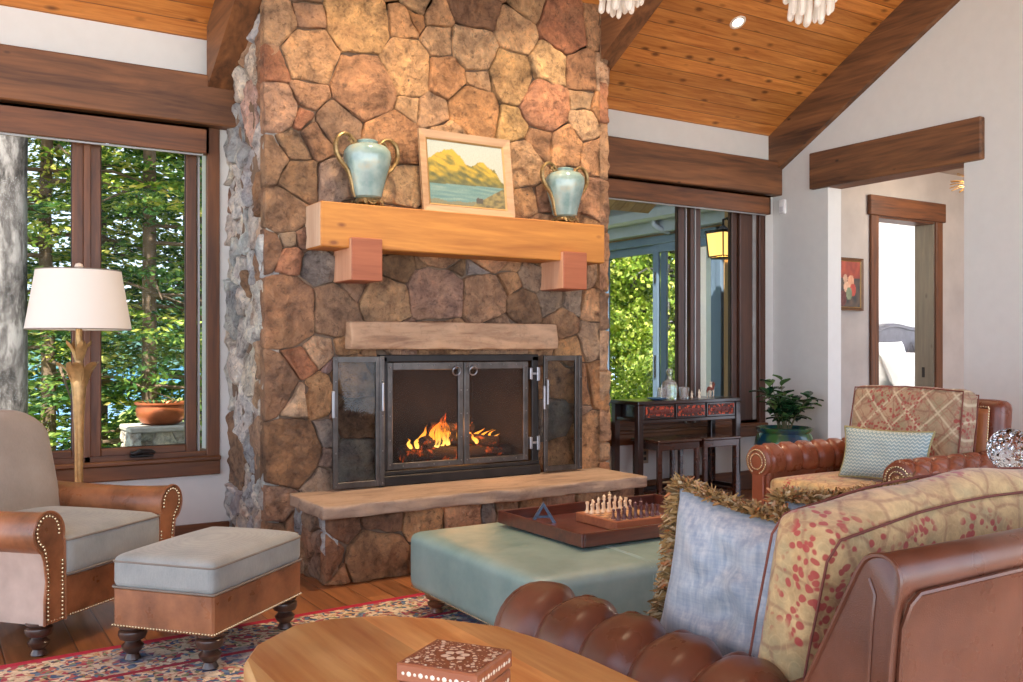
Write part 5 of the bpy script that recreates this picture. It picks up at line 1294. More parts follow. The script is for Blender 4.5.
dc = thing('decanter', 'cut crystal decanter with stopper on the console table', 'decanter', px(4.93, 5.56))
mb = MB(); mb.lathe([(.058, 0), (.062, .01), (.064, .10), (.055, .13), (.022, .15), (.018, .175), (.026, .185)], 12); mb.build('bottle', CRYM, dc)
mb = MB(); mb.lathe([(.012, .186), (.02, .195), (.028, .215), (.018, .232), (.004, .238)], 8); mb.build('stopper', CRYM, dc)
for x, y, lab in ((4.845, 5.55, 'cut crystal tumbler left of the decanter'), (5.075, 5.55, 'cut crystal tumbler right of the decanter')):
    mb = MB(); mb.lathe([(.036, 0), (.038, .008), (.042, .09), (.038, .09), (.034, .014), (.001, .012)], 12, cap=False); mb.lathe([(.001, 0), (.036, 0)], 12, cap=False)
    tag(mb.build('crystal_tumbler', CRYM, loc=px(x, y)), lab, 'glass', 'crystal tumblers on the console')
mb = MB(); mb.lathe([(.04, 0), (.07, .008), (.078, .016), (.074, .018), (.03, .008), (.001, .007)], 24, cap=False); mb.lathe([(.001, 0), (.04, 0)], 24, cap=False)
tag(mb.build('small_dish', plain('blue_glaze_dish', rgb(84, 120, 158), .25), smooth=True, loc=px(4.74, 5.49)), 'small blue dish at the left end of the console table', 'dish')
PORC = plain('ivory_porcelain', rgb(222, 206, 184), .3); RDP = plain('red_brown_glaze', rgb(112, 52, 40), .35)
def person_fig(name, lab, x, y, h, robe):
    t = thing(name, lab, 'figurine', px(x, y), 0, 'small figurines on the console')
    mb = MB(); s = h/.1; mb.lathe([(.020*s, 0), (.021*s, .006*s), (.015*s, .03*s), (.012*s, .055*s), (.015*s, .068*s), (.010*s, .078*s), (.004*s, .082*s)], 12)
    for sx in (-1, 1): mb.tube([(sx*.013*s, 0, .070*s), (sx*.020*s, -.006*s, .055*s), (sx*.006*s, -.016*s, .050*s)], [.005*s, .005*s, .004*s], 6)
    mb.build('robe', robe, t, True)
    mb = MB(); mb.sphere((0, 0, .090*s), .009*s, 10, 8, sc=(.9, 1, 1.1)); mb.sphere((0, .002*s, .101*s), .005*s, 8, 6); mb.sphere((0, -.009*s, .089*s), .002*s, 6, 4); mb.build('head', PORC, t, True)
person_fig('figurine', 'tiny ivory robed figurine just right of the crystal tumblers', 5.165, 5.56, .055, PORC)
person_fig('figurine', 'small ivory figurine between the tumblers and the red-brown horse', 5.235, 5.55, .065, PORC)
t = thing('horse_figurine', 'small red-brown and ivory horse figurine at the right of the console', 'figurine', px(5.36, 5.55), .3, 'small figurines on the console')
mb = MB(); mb.tube([(-.045, 0, .066), (-.03, 0, .070), (0, 0, .066), (.025, 0, .070), (.038, 0, .088), (.044, 0, .108)], [.010, .018, .016, .018, .012, .009], 10)
mb.tube([(.040, 0, .112), (.055, 0, .105), (.068, 0, .096)], [.010, .009, .005], 8); mb.tube([(-.045, 0, .068), (-.058, 0, .056), (-.060, 0, .035)], [.006, .007, .002], 6)
for sx in (-1, 1): mb.tube([(.042, sx*.006, .118), (.043, sx*.008, .128)], [.004, .001], 5)
mb.build('body', RDP, t, True)
for x in (-.034, .024):
    for sy in (-1, 1): m = MB(); m.tube([(x, sy*.010, .060), (x+.004, sy*.011, .035), (x, sy*.011, .003), (x+.004, sy*.011, 0)], [.008, .0045, .004, .005], 7); m.build('leg', PORC, t, True)
mb = MB(); mb.tube([(.0, 0, .080), (.0, 0, .105)], [.014, .009], 8); mb.sphere((0, 0, .117), .010, 8, 6); mb.build('rider', PORC, t, True)

# ---------------------------------------------------------------- potted plant
pp_ = thing('potted_plant', 'glossy-leaved camellia in a blue-green glazed ceramic bowl by the right window', 'potted plant', (5.90, 5.27, 0))
GLZ = N('peacock_glaze'); o = GLZ.sep(); GLZ.col(GLZ.mix(GLZ.ramp(GLZ.noise(6, detail=4), [(.45, (0, 0, 0, 1)), (.6, (1, 1, 1, 1))]), rgb(16, 58, 82), rgb(52, 96, 52))); GLZ.set(Roughness=.12); GLZ.b.inputs['Coat Weight'].default_value = .6; GLZ = GLZ.m
mb = MB(); mb.lathe([(.15, .14), (.19, .17), (.235, .28), (.245, .40), (.225, .50), (.205, .535), (.222, .555), (.226, .575), (.212, .580), (.196, .560), (.19, .54)], 40); mb.build('pot', GLZ, pp_, True)
mb = MB(); mb.lathe([(.17, 0), (.17, .02), (.13, .04), (.13, .10), (.16, .125), (.16, .14)], 30); mb.build('plant_stand', W_DARK, pp_, True)
mb = MB(); mb.lathe([(.001, .556), (.197, .552)], 24, cap=False); mb.build('soil', plain('potting_soil', rgb(62, 46, 34), .95, bump=.6, var=.4), pp_)
STEM = plain('plant_stem', rgb(92, 84, 52), .7); rnd = random.Random(12)
LEAF = N('glossy_leaf'); gi = LEAF.n.new('ShaderNodeNewGeometry'); LEAF.col(LEAF.ramp(gi.outputs['Random Per Island'], [(0, rgb(26, 56, 40)), (.6, rgb(56, 98, 58)), (1, rgb(110, 140, 80))])); LEAF.set(Roughness=.22); LEAF.b.inputs['Coat Weight'].default_value = .3; LEAF = LEAF.m
sm = MB(); lm = MB()
def leafblade(mb, p, d, L, W, up, bend=.25):
    d = d.normalized(); s = d.cross(up).normalized() if abs(d.dot(up)) < .98 else Vector((1, 0, 0)); u = s.cross(d)
    def fn(a, b):
        w_ = W*.5*sin(pi*min(1, a*.96+.03))**.75*(b-.5)*2
        return p+d*(L*a)+s*w_+u*(abs(b-.5)*W*.35-bend*L*a*a)
    mb.grid(lambda a, b: tuple(fn(a, b)), 5, 2); 
for k in range(16):
    az = rnd.uniform(0, 2*pi); sp = rnd.uniform(.03, .27); h = rnd.uniform(.18, .46)*(1-.3*(sp/.3))
    base = Vector((cos(az)*.05, sin(az)*.05, .55)); tip = Vector((cos(az)*sp, sin(az)*sp, .56+h))
    mid = (base+tip)/2+Vector((cos(az)*-.02, sin(az)*-.02, .05)); pts = []
    for t in range(7):
        q = t/6; pts.append(base*(1-q)**2+mid*2*q*(1-q)+tip*q*q)
    sm.tube(pts, [.006-.0006*i for i in range(7)], 6)
    for j in range(rnd.randint(7, 9)):
        q = rnd.uniform(.3, 1); i = min(5, int(q*6)); p = pts[i]+(pts[i+1]-pts[i])*(q*6-i)
        a2 = rnd.uniform(0, 2*pi); d = Vector((cos(a2), sin(a2), rnd.uniform(-.1, .8)))
        leafblade(lm, p, d, rnd.uniform(.10, .15), rnd.uniform(.065, .085), Vector((0, 0, 1)), rnd.uniform(.05, .4))
sm.build('stems', STEM, pp_, True); lm.build('leaves', LEAF, pp_, True, 180)

# wall sensor
sn = thing('wall_sensor', 'small white motion sensor on the wall corner above the plant', 'sensor', (XR-.016, 5.66, 2.385))
mb = MB(); mb.bbox(-.012, -.032, 0, .016, .032, .125, .008, 2); mb.build('housing', plain('white_plastic', rgb(232, 230, 226), .4), sn, True)
mb = MB(); mb.bbox(-.016, -.022, .02, -.010, .022, .065, .004); mb.build('lens', plain('sensor_lens', rgb(205, 205, 205), .3), sn)
# socket on the wall behind the stools
mb = MB(); mb.bbox(-.04, -.008, -.06, .04, 0, .06, .003)
sk = mb.build('wall_socket', plain('bronze_cover_plate', rgb(150, 130, 108), .5), loc=(4.86, YW, .36)); tag(sk, 'small cover plate on the wall behind the console stools', 'socket')
for z in (-.022, .022): m = MB(); m.bbox(-.014, -.011, z-.013, .014, -.008, z+.013, .002); m.build('outlet', METAL_B, sk)

# ---------------------------------------------------------------- chandeliers and downlights
CRB = N('frosted_crystal_bar'); CRB.col(rgb(222, 208, 192)); CRB.set(Roughness=.25); CRB.b.inputs['Transmission Weight'].default_value = .35
CRB.b.inputs['Emission Color'].default_value = (1, .92, .8, 1); CRB.b.inputs['Emission Strength'].default_value = .10; CRB = CRB.m
def bar(mb, x, y, z0, L, r, rz, tilt):
    M = T(x, y, z0, rx=tilt*sin(rz), ry=tilt*cos(rz), rz=rz)
    mb.lathe([(r*.3, 0), (r*.85, .008), (r, .02), (r*.9, L*.6), (r*.8, L)], 6, M=M)
for (x, y, zb, lab, sd) in ((2.47, 3.09, 2.612, 'crystal bar chandelier hanging nearest the stone chimney', 1), (3.22, 2.73, 2.60, 'crystal bar chandelier hanging to the right in front of the pine ceiling', 2)):
    t = thing('chandelier', lab, 'chandelier', (x, y, zb), 0, 'crystal chandeliers under the pine ceiling'); rnd = random.Random(sd)
    for tier, (R, n, z, L) in enumerate(((.085, 9, .035, .12), (.05, 5, .0, .13), (.105, 12, .11, .12), (.02, 2, .02, .13))):
        for k in range(n):
            a = 2*pi*k/n+rnd.uniform(-.1, .1)+tier; mb = MB(); bar(mb, R*cos(a), R*sin(a), z+rnd.uniform(-.012, .02), L*rnd.uniform(.8, 1.1), rnd.uniform(.011, .016), a, .12); mb.build('crystal_bar', CRB, t)
    mb = MB()
    for R, z in ((.085, .155), (.05, .13), (.105, .23)): mb.tube([(R*cos(q*pi/14), R*sin(q*pi/14), z) for q in range(28)], .004, 6, closed=True)
    for q in range(4): mb.tube([(0, 0, .26), (.105*cos(q*pi/2), .105*sin(q*pi/2), .23), (.085*cos(q*pi/2), .085*sin(q*pi/2), .155), (.05*cos(q*pi/2), .05*sin(q*pi/2), .13)], .003, 5)
    mb.build('frame', BRASS, t, True)
    cz = ceilz(y)-zb
    mb = MB(); mb.tube([(0, 0, .25), (0, 0, cz-.02)], .005, 6); mb.lathe([(.06, cz-.05), (.06, cz+.01)], 20); mb.build('suspension_rod', BRASS, t, True)
EMI = N('lit_lamp'); EMI.col((1, 1, 1, 1)); EMI.b.inputs['Emission Color'].default_value = (1, .9, .75, 1); EMI.b.inputs['Emission Strength'].default_value = 4; EMI = EMI.m
WHT = plain('white_trim_ring', rgb(226, 214, 200), .4)
for k, (x, y) in enumerate(DL[:1]):
    t = thing('recessed_downlight', 'lit round recessed downlight in the sloping pine ceiling', 'ceiling light', (x, y, ceilz(y)), 0); t.rotation_euler = (-math.atan(.5756), 0, 0)
    mb = MB(); mb.lathe([(.042, -.004), (.058, -.006), (.062, -.001), (.062, .004)], 28, cap=False); mb.lathe([(.042, -.004), (.038, .004)], 28, cap=False); mb.build('trim_ring', WHT, t, True)
    mb = MB(); mb.lathe([(.001, -.004), (.036, -.004), (.040, -.001)], 24, cap=False); mb.build('lens', EMI, t)
for (x, y), lab in zip(DL[1:], ('recessed downlight in the pine ceiling above the ottoman, second from the left', 'recessed downlight in the pine ceiling above the ottoman, third from the left', 'recessed downlight in the pine ceiling above the rear armchair', 'leftmost recessed downlight in the pine ceiling')):
    t = thing('recessed_downlight', lab, 'ceiling light', (x, y, ceilz(y)), 0); t.rotation_euler = (-math.atan(.5756), 0, 0)
    mb = MB(); mb.lathe([(.042, -.004), (.058, -.006), (.062, -.001), (.062, .004)], 28, cap=False); mb.lathe([(.042, -.004), (.038, .004)], 28, cap=False); mb.build('trim_ring', WHT, t, True)
    mb = MB(); mb.lathe([(.001, -.004), (.036, -.004), (.040, -.001)], 24, cap=False); mb.build('lens', EMI, t)
# hall light of gilt leaves
hl = thing('hall_pendant_light', 'gilt leaf ceiling light glimpsed in the hall beside the timber header', 'ceiling light', (7.75, 4.75, 2.50))
mb = MB(); rnd = random.Random(5)
for k in range(36):
    a = rnd.uniform(0, 2*pi); e = rnd.uniform(-.6, .9); d = Vector((cos(a)*cos(e), sin(a)*cos(e), sin(e)*.6)); p = d*.12+Vector((0, 0, .15)); leafblade(mb, p, d, .11, .035, Vector((0, 0, 1)), .1)
mb.build('gilt_leaves', BRASS, hl, True); mb = MB(); mb.sphere((0, 0, .15), .03, 12, 8); mb.build('bulb', EMI, hl, True)
mb = MB(); mb.tube([(0, 0, .17), (0, 0, .43)], .006, 6); mb.lathe([(.05, .43), (.05, .45)], 20); mb.build('stem', BRASS, hl, True)

# ---------------------------------------------------------------- bedroom
WHITE = plain('white_bed_linen', rgb(232, 232, 230), .9, var=.02); GREYV = plain('grey_velvet', rgb(112, 110, 116), .8)
bd = thing('bed', 'bed with tufted grey scalloped headboard and white bedding seen through the bedroom door', 'bed', (10.5, 6.6, 0))
hb = [(-1.0, 0), (1.0, 0), (1.0, 1.18), (.92, 1.32)]+[(.9-.08*k, 1.36+.16*sin(pi*k/22)**.8+.02*sin(pi*k/5.5)) for k in range(0, 23)]+[(-.92, 1.32), (-1.0, 1.18)]
mb = MB(); mb.prism(hb, .88, .98, 'y'); h_ = mb.build('headboard', GREYV, bd)
mb = MB(); mb.tube([(x*.93, .872, .03+z*.955) for x, z in hb[2:]], .014, 6)
for k in range(-4, 5):
    mb.tube([(k*.22, .876, .85), (k*.22+.11, .872, 1.08), (k*.22, .876, 1.30)], .008, 5); mb.tube([(k*.22, .876, .85), (k*.22-.11, .872, 1.08), (k*.22, .876, 1.30)], .008, 5)
mb.build('tufting', GREYV, h_, True)
mb = MB(); softbox(mb, 1.96, 1.62, .42, .08, (0, 0, .03), 12, T(0, .05, .30), wr=.01); mb.build('mattress', WHITE, bd, True, 180)
mb = MB(); softbox(mb, 2.06, 1.0, .48, .09, (0, 0, .05), 18, T(0, -.24, .30), wr=.03); mb.build('duvet', WHITE, bd, True, 180)
mb = MB(); mb.bbox(-.97, -.74, .08, .97, .88, .30, .02); mb.build('bed_base', GREYV, bd)
for x, y in ((-.9, -.66), (.9, -.66), (-.9, .8), (.9, .8)): m = MB(); m.bbox(x-.04, y-.04, 0, x+.04, y+.04, .08, .005); m.build('leg', W_DARK, bd)
for k, (x, y, z, lab, rx) in enumerate(((-.5, .62, .76, 'white square bed pillow leaning on the headboard, back row', -.25), (.5, .62, .76, 'white bed pillow against the right half of the headboard', -.25), (-.42, .40, .76, 'white pillow in front of another pillow on the bed', -.5))):
    mb = MB(); pillow(mb, .72, .56 if k < 2 else .46, .2, 20, T(0, 0, 0, rx=rx), pinch=.06, wr=.03, seed=k); o = mb.build('bed_pillow', WHITE, smooth=True, ang=180, loc=(10.5+x, 6.6+y, z)); tag(o, lab, 'pillow', 'white pillows on the bed')
# ---------------------------------------------------------------- outdoors
GRASS = N('forest_floor'); GRASS.col(GRASS.ramp(GRASS.noise(3, detail=8), [(.3, rgb(84, 92, 46)), (.5, rgb(150, 160, 78)), (.7, rgb(120, 104, 66))])); GRASS.set(Roughness=.95); GRASS.bump(GRASS.noise(30), .5, .02)
def terr(x, y):
    t = max(0, y-9.5); return -.25-.20*t*(1/(1+math.exp((x-7)*.8))) - .03*t + .1*noise.noise(Vector((x*.3, y*.3, 0)))*min(1, t)
mb = MB(); mb.grid(lambda u, v: (-25+75*u, 6.0+54*v, max(-7.5, terr(-25+75*u, 6.0+54*v))), 60, 50)
struct(mb.build('ground', GRASS.m, smooth=True, ang=180))
WAT = N('lake_water'); WAT.col(rgb(40, 120, 190)); WAT.set(Roughness=.12); WAT.bump(WAT.noise(.6, detail=4), .3, .05)
mb = MB(); mb.box(-160, 30, -6.2, 160, 420, -6.0); tag(mb.build('lake', WAT.m), 'bright blue lake glimpsed below the trees through the left window', 'lake', kind='stuff')
mb = MB(); mb.grid(lambda u, v: (-200+440*u, 380+60*v, -8+v*(34+16*noise.noise(Vector((u*6, v, 2)))+7*noise.noise(Vector((u*22, v, 5))))), 60, 8)
struct(mb.build('hillside', plain('far_forest', rgb(62, 92, 84), .95, var=.3, scale=.1), smooth=True, ang=180))
FLAG = plain('patio_stone', rgb(176, 168, 158), .85, var=.15)
mb = MB(); mb.box(-3.2, 5.99, -.35, 6.85, 8.6, -.06); struct(mb.build('patio_floor', FLAG))

def leafmat(name, cols_, tr=.35):
    m = N(name); gi = m.n.new('ShaderNodeNewGeometry')
    c = m.ramp(gi.outputs['Random Per Island'], [(i/(len(cols_)-1), c) for i, c in enumerate(cols_)])
    big = m.ramp(m.noise(.9, detail=2), [(.35, (.55, .62, .6, 1)), (.65, (1.25, 1.2, 1.05, 1))]); c = m.mix(1.0, c, big, 'MULTIPLY')
    m.col(c); m.set(Roughness=.55)
    tl = m.n.new('ShaderNodeBsdfTranslucent'); m.link(c, tl.inputs[0]); mx = m.n.new('ShaderNodeMixShader'); mx.inputs[0].default_value = tr
    m.link(m.b.outputs[0], mx.inputs[1]); m.link(tl.outputs[0], mx.inputs[2]); m.link(mx.outputs[0], m.out.inputs[0]); return m.m
NEED = leafmat('conifer_needles', [rgb(44, 80, 34), rgb(92, 128, 48), rgb(148, 172, 66), rgb(204, 206, 96), rgb(226, 206, 120)], .5)
NEED2 = leafmat('dark_conifer_needles', [rgb(36, 72, 44), rgb(68, 108, 56), rgb(112, 148, 74), rgb(172, 184, 96)], .45)
LIME = leafmat('sunlit_aspen_leaves', [rgb(96, 124, 40), rgb(146, 172, 62), rgb(196, 210, 96), rgb(226, 220, 130)], .5)
BARKW = N('pale_mottled_bark'); BARKW.col(BARKW.ramp(BARKW.noise(6, BARKW.map((1, 1, .35)), detail=8, rough=.75), [(.42, rgb(34, 29, 29)), (.5, rgb(78, 72, 72)), (.60, rgb(124, 118, 118))])); BARKW.set(Roughness=.9); BARKW.bump(BARKW.noise(14, BARKW.map((1, 1, .3)), detail=6), .8, .02); BARKW = BARKW.m
BARKD = plain('brown_bark', rgb(104, 84, 68), .9, var=.35, scale=8, bump=.6, bscale=20)
def trunk_mb(h, r0, r1, sd, n=14):
    mb = MB(); mb.tube([(.10*noise.noise(Vector((k*.4, sd, 0)))*k/n*2, .10*noise.noise(Vector((k*.4, sd, 7)))*k/n*2, h*k/n) for k in range(n+1)], [r0+(r1-r0)*k/n for k in range(n+1)], 14); return mb
def conifer_crown(H, z0, Lmax, nb, per, sd, lw=(.10, .022)):
    rnd = random.Random(sd); mb = MB(); V = []; F = []
    for b in range(nb):
        f = rnd.random()**.85; z = z0+(H-z0)*f; L = Lmax*(1-f)**.65*rnd.uniform(.7, 1.15)+.25; az = rnd.uniform(0, 2*pi)
        droop = rnd.uniform(.1, .55)*L*.5; ca, sa = cos(az), sin(az)
        for k in range(per):
            t = rnd.random()**.7; rr = L*t; side = rnd.uniform(-1, 1)*(.12+.32*L*t*(1.05-t))
            c = Vector((ca*rr-sa*side, sa*rr+ca*side, z-droop*t*t+rnd.uniform(-.05, .05)-abs(side)*.12))
            a = az+side*1.4+rnd.uniform(-.6, .6); d = Vector((cos(a), sin(a), rnd.uniform(-.5, .3))).normalized()*lw[0]*rnd.uniform(.6, 1.4)
            w_ = Vector((rnd.uniform(-1, 1), rnd.uniform(-1, 1), rnd.uniform(-1, 1))).cross(d).normalized()*lw[1]*rnd.uniform(.7, 1.4)
            n = len(V); V += [c-d*.5, c+w_, c+d*.6, c-w_]; F.append((n, n+1, n+2, n+3))
    mb.add(V, F); return mb
def leafy_crown(H, z0, R, ncl, per, sd, s=.06):
    rnd = random.Random(sd); mb = MB(); V = []; F = []
    for b in range(ncl):
        f = rnd.random(); z = z0+(H-z0)*f; a = rnd.uniform(0, 2*pi); rr = R*sqrt(rnd.random())*sin(pi*(.15+.8*f)); c0 = Vector((rr*cos(a), rr*sin(a), z)); cr = rnd.uniform(.2, .55)
        for k in range(per):
            c = c0+Vector((rnd.gauss(0, 1), rnd.gauss(0, 1), rnd.gauss(0, .7)))*cr*.5
            d = Vector((rnd.uniform(-1, 1), rnd.uniform(-1, 1), rnd.uniform(-1, 1))).normalized()*s*rnd.uniform(.6, 1.3); w_ = Vector((rnd.uniform(-1, 1), rnd.uniform(-1, 1), rnd.uniform(-1, 1))).cross(d).normalized()*s*.7
            n = len(V); V += [c-d*.5, c+w_*.6, c+d*.6, c-w_*.6]; F.append((n, n+1, n+2, n+3))
    mb.add(V, F); return mb
def boughs(parent, H, z0, L, nb, sd, mat):
    rnd = random.Random(sd); mb = MB()
    for b in range(nb):
        f = rnd.random(); z = z0+(H-z0)*f; az = rnd.uniform(0, 2*pi); l = L*(1-f)**.65*rnd.uniform(.7, 1)
        mb.tube([(0, 0, z), (cos(az)*l*.5, sin(az)*l*.5, z-.02*l), (cos(az)*l, sin(az)*l, z-.2*l)], [.03, .018, .005], 5)
    mb.build('boughs', mat, parent)
protoT = {}
def tree(kind, x, y, s, rz, lab, name='conifer_tree', cat='tree', group='trees outside the windows'):
    z = max(-7.5, terr(x, y))-.05
    if kind not in protoT:
        t = thing(name, lab, cat, (x, y, z), rz, group)
        if kind == 'A':
            conifer_crown(13, .3, 2.6, 260, 120, 1, (.11, .018)).build('crown', NEED, t); trunk_mb(13, .09, .02, 1).build('trunk', BARKD, t, True); boughs(t, 12, 1.5, 2.2, 60, 1, BARKD)
        elif kind == 'B':
            conifer_crown(15, -.2, 2.2, 260, 110, 2, (.11, .019)).build('crown', NEED2, t); trunk_mb(15, .10, .02, 2).build('trunk', BARKD, t, True); boughs(t, 14, .6, 2.0, 60, 2, BARKD)
        elif kind == 'C':
            leafy_crown(9, 1.5, 2.6, 230, 110, 3, .085).build('crown', LIME, t); trunk_mb(8, .09, .02, 3).build('trunk', BARKW, t, True); boughs(t, 7.5, 2, 1.8, 30, 3, BARKW)
        else:
            leafy_crown(1.7, -.1, 1.5, 90, 100, 4, .07).build('foliage', LIME, t); boughs(t, 1.2, .0, 1.2, 12, 4, BARKD)
        protoT[kind] = t; t.scale = (s, s, s); return t
    t = copy_tree(protoT[kind]); t.location = (x, y, z); t.rotation_euler = (0, 0, rz); t.scale = (s, s, s)
    t['label'] = lab; return t
# the pale trunk close to the left window, with a few sunlit boughs
t = thing('pine_tree', 'large pale-barked pine trunk at the left edge of the left window', 'tree', (.60, 9.1, terr(.6, 9.1)-.05), 0, 'trees outside the windows')
trunk_mb(12, .155, .12, 8, 20).build('trunk', BARKW, t, True); conifer_crown(11, 5.2, 2.6, 130, 110, 21, (.15, .03)).build('crown', NEED, t)
A_ = [(1.15, 11.6, .95, .3), (2.0, 13.6, 1.0, 2.1), (-.7, 12.6, 1.0, 4.0), (-2.6, 11.5, .9, 5)]
B_ = [(2.15, 11.2, .90, .4), (3.1, 12.4, 1.0, 1.2), (3.6, 15.5, 1.1, 2.2), (.7, 15.5, 1.05, 3.0), (4.9, 15.0, 1.0, 2.5), (-.5, 18, 1.2, 2)]
la = ['bright yellow-green conifer just right of the pale trunk in the left window', 'yellow-green conifer behind the lamp shade in the left window', 'yellow-green conifer left of the pale trunk', 'yellow-green conifer far left outside the left window']
lb = ['dark green conifer in the middle of the left window casement', 'dark conifer at the right side of the left window casement', 'tall dark conifer behind the right side of the left window', 'dark conifer behind the pale trunk in the left window', 'distant tall dark conifer in the left window casement', 'dark conifer hidden behind the stone chimney', 'distant dark conifer left of the pale trunk']
for (x, y, s, r), l in zip(A_, la): tree('A', x, y, s, r, l)
for (x, y, s, r), l in zip(B_, lb): tree('B', x, y, s, r, l)
C_ = [(9.7, 11.0, .85, 0), (10.2, 12.4, 1.0, 2), (12.2, 14.0, 1.05, 1), (11.2, 10.6, .85, 3), (14.2, 15.6, 1.2, 4), (9.2, 14.6, 1.1, 5), (16.5, 19, 1.3, 2), (12.6, 19, 1.3, 1)]
lc = ['sunlit lime-green aspen nearest the glass doors of the patio wing', 'lime-green aspen behind the nearest one in the right window', 'lime-green aspen in the middle distance of the right window', 'small lime-green aspen seen through the right-hand glass door', 'tall aspen deep in the woods seen in the right window', 'aspen at the left edge of the right window', 'farthest right aspen beyond the glass doors', 'farthest left aspen beyond the glass doors']
for (x, y, s, r), l in zip(C_, lc): tree('C', x, y, s, r, l, 'aspen_tree')
for (x, y, s, r), l in zip([(8.3, 9.4, .8, 0), (9.6, 10.4, .9, 1), (10.6, 11.6, 1.0, 2), (12.3, 12.6, 1.1, 3)], ['low bright shrub nearest the patio glass doors', 'second low bright shrub beyond the glass doors', 'third low bright shrub among the aspens', 'farthest low bright shrub among the aspens']): tree('D', x, y, s, r, l, 'garden_shrub', 'shrub', 'shrubs outside the right window')
tree('B', 13.2, 17.0, 1.0, 1.1, 'dark conifer among the aspens in the right window'); tree('B', 8.2, 12.9, .8, 2.1, 'dark conifer at the left of the right window')

# stone pedestal and copper planter on the patio
pd = thing('stone_pedestal', 'pale stone pier on the patio holding a copper planter', 'pedestal', (1.60, 7.90, -.06))
mb = MB(); cols = []
for (fn, a) in ((lambda u, v, h: (u, -.20-h, v), 0), (lambda u, v, h: (-.24-h, -u, v), 1)):
    sl = rand_seeds((-.24, 0, .24, .62), .17, 'CWWCL', 31+a, rr=.3); stones(mb, cols, sl, (-.24, 0, .24, .62), fn, gap=.004, depth=.02)
mb.build('stonework', STONE, pd, True, 50, cols=cols)
mb = MB(); mb.box(-.235, -.195, 0, .235, .2, .62); mb.bbox(-.27, -.24, .62, .27, .24, .665, .01); mb.build('cap_and_core', FLAG, pd)
pl = thing('copper_planter', 'round copper planter bowl on the stone pier outside the left window', 'planter', (1.61, 7.90, .606))
COP = plain('aged_copper', rgb(176, 96, 60), .35, .6, var=.2)
mb = MB(); mb.lathe([(.11, 0), (.155, .02), (.19, .07), (.195, .12), (.185, .155), (.205, .165), (.205, .180), (.180, .178), (.165, .14)], 36); mb.build('bowl', COP, pl, True)
mb = MB(); rnd = random.Random(3)
for k in range(60): a = rnd.uniform(0, 2*pi); r = rnd.uniform(0, .13); leafblade(mb, Vector((r*cos(a), r*sin(a), .15)), Vector((cos(a), sin(a), 1.2)), .06, .02, Vector((0, 0, 1)), .2)
mb.build('plants', LEAF, pl, True)

# ---------------------------------------------------------------- glazed wing seen through the right window
XWG = 6.9
BLUEF = plain('blue_grey_door_frame', rgb(104, 120, 142), .4, .2, var=.05); SIDE = wood('cedar_siding', rgb(150, 112, 78), rgb(184, 146, 106), 'z', .7); STUC = plain('grey_eave_metal', rgb(150, 156, 166), .5, .1, var=.05)
SOFF = wood('soffit_boards', rgb(176, 144, 112), rgb(208, 178, 144), 'y', .6, plank=.12, paxis='x')
gd = thing('patio_door', 'blue-grey framed sliding glass doors of the patio wing in the right window', 'glass door', (XWG, 7.93, -.06))
y0, y1 = -.98, 1.1; H_ = 2.52
mb = MB(); mb.bbox(-.05, y0, H_-.09, .06, y1, H_, .005); mb.bbox(-.05, y0, 0, .06, y1, .05, .005); mb.bbox(-.05, y0, 0, .06, y0+.07, H_, .005); mb.bbox(-.05, y1-.07, 0, .06, y1, H_, .005); mb.build('frame', BLUEF, gd)
for a, b, xo in ((y0+.07, .09, -.035), (-.09, y1-.07, .0)):
    mb = MB(); mb.bbox(xo, a, .05, xo+.035, a+.09, H_-.09, .004); mb.bbox(xo, b-.09, .05, xo+.035, b, H_-.09, .004); mb.bbox(xo, a+.09, .05, xo+.035, b-.09, .16, .004); mb.bbox(xo, a+.09, H_-.18, xo+.035, b-.09, H_-.09, .004)
    p = mb.build('sliding_panel', BLUEF, gd); mb = MB(); mb.box(xo+.014, a+.08, .15, xo+.02, b-.08, H_-.17); mb.build('pane', GLASS_C, p)
mb = MB(); mb.bbox(-.05, .03, .95, -.036, .05, 1.2, .003); mb.bbox(-.05, .03, 2.0, -.036, .05, 2.12, .003); mb.build('door_handle', METAL_B, gd)
mb = MB(); mb.bbox(XWG-.02, 6.0, -.1, XWG+.12, 6.94, 2.85, .003); mb.box(XWG-.02, 6.94, 2.46, XWG+.12, 9.6, 2.85); struct(mb.build('wall_patio_wing', SIDE), 'cedar-sided wall of the patio wing')
mb = MB(); mb.box(6.5, 7.0, 2.83, XWG+.1, 9.9, 2.86); struct(mb.build('soffit', SOFF))
gt = thing('eave_gutter', 'grey gutter running along the patio wing eave above the glass doors', 'gutter', (6.70, 8.0, 2.60))
mb = MB(); mb.prism([(-.07, .12), (-.07, .03), (-.04, 0), (.05, 0), (.05, .12)], -1.7, 1.8, 'y'); mb.bbox(.05, -1.7, -.12, .17, 1.8, .22, .004); mb.build('channel', STUC, gt)
mb = MB(); mb.tube([(0, -.2, .02), (0, -.2, -.05), (.04, -.26, -.10), (.13, -.30, -.12)], .035, 10); mb.build('downspout_elbow', STUC, gt, True)
mb = MB(); mb.prism([(6.0, ceilz(6.0)-.02), (6.78, ceilz(6.78)-.02), (6.78, ceilz(6.78)+.04), (6.0, ceilz(6.0)+.04)], 3.9, 5.75, 'x'); struct(mb.build('soffit_eave', SOFF))
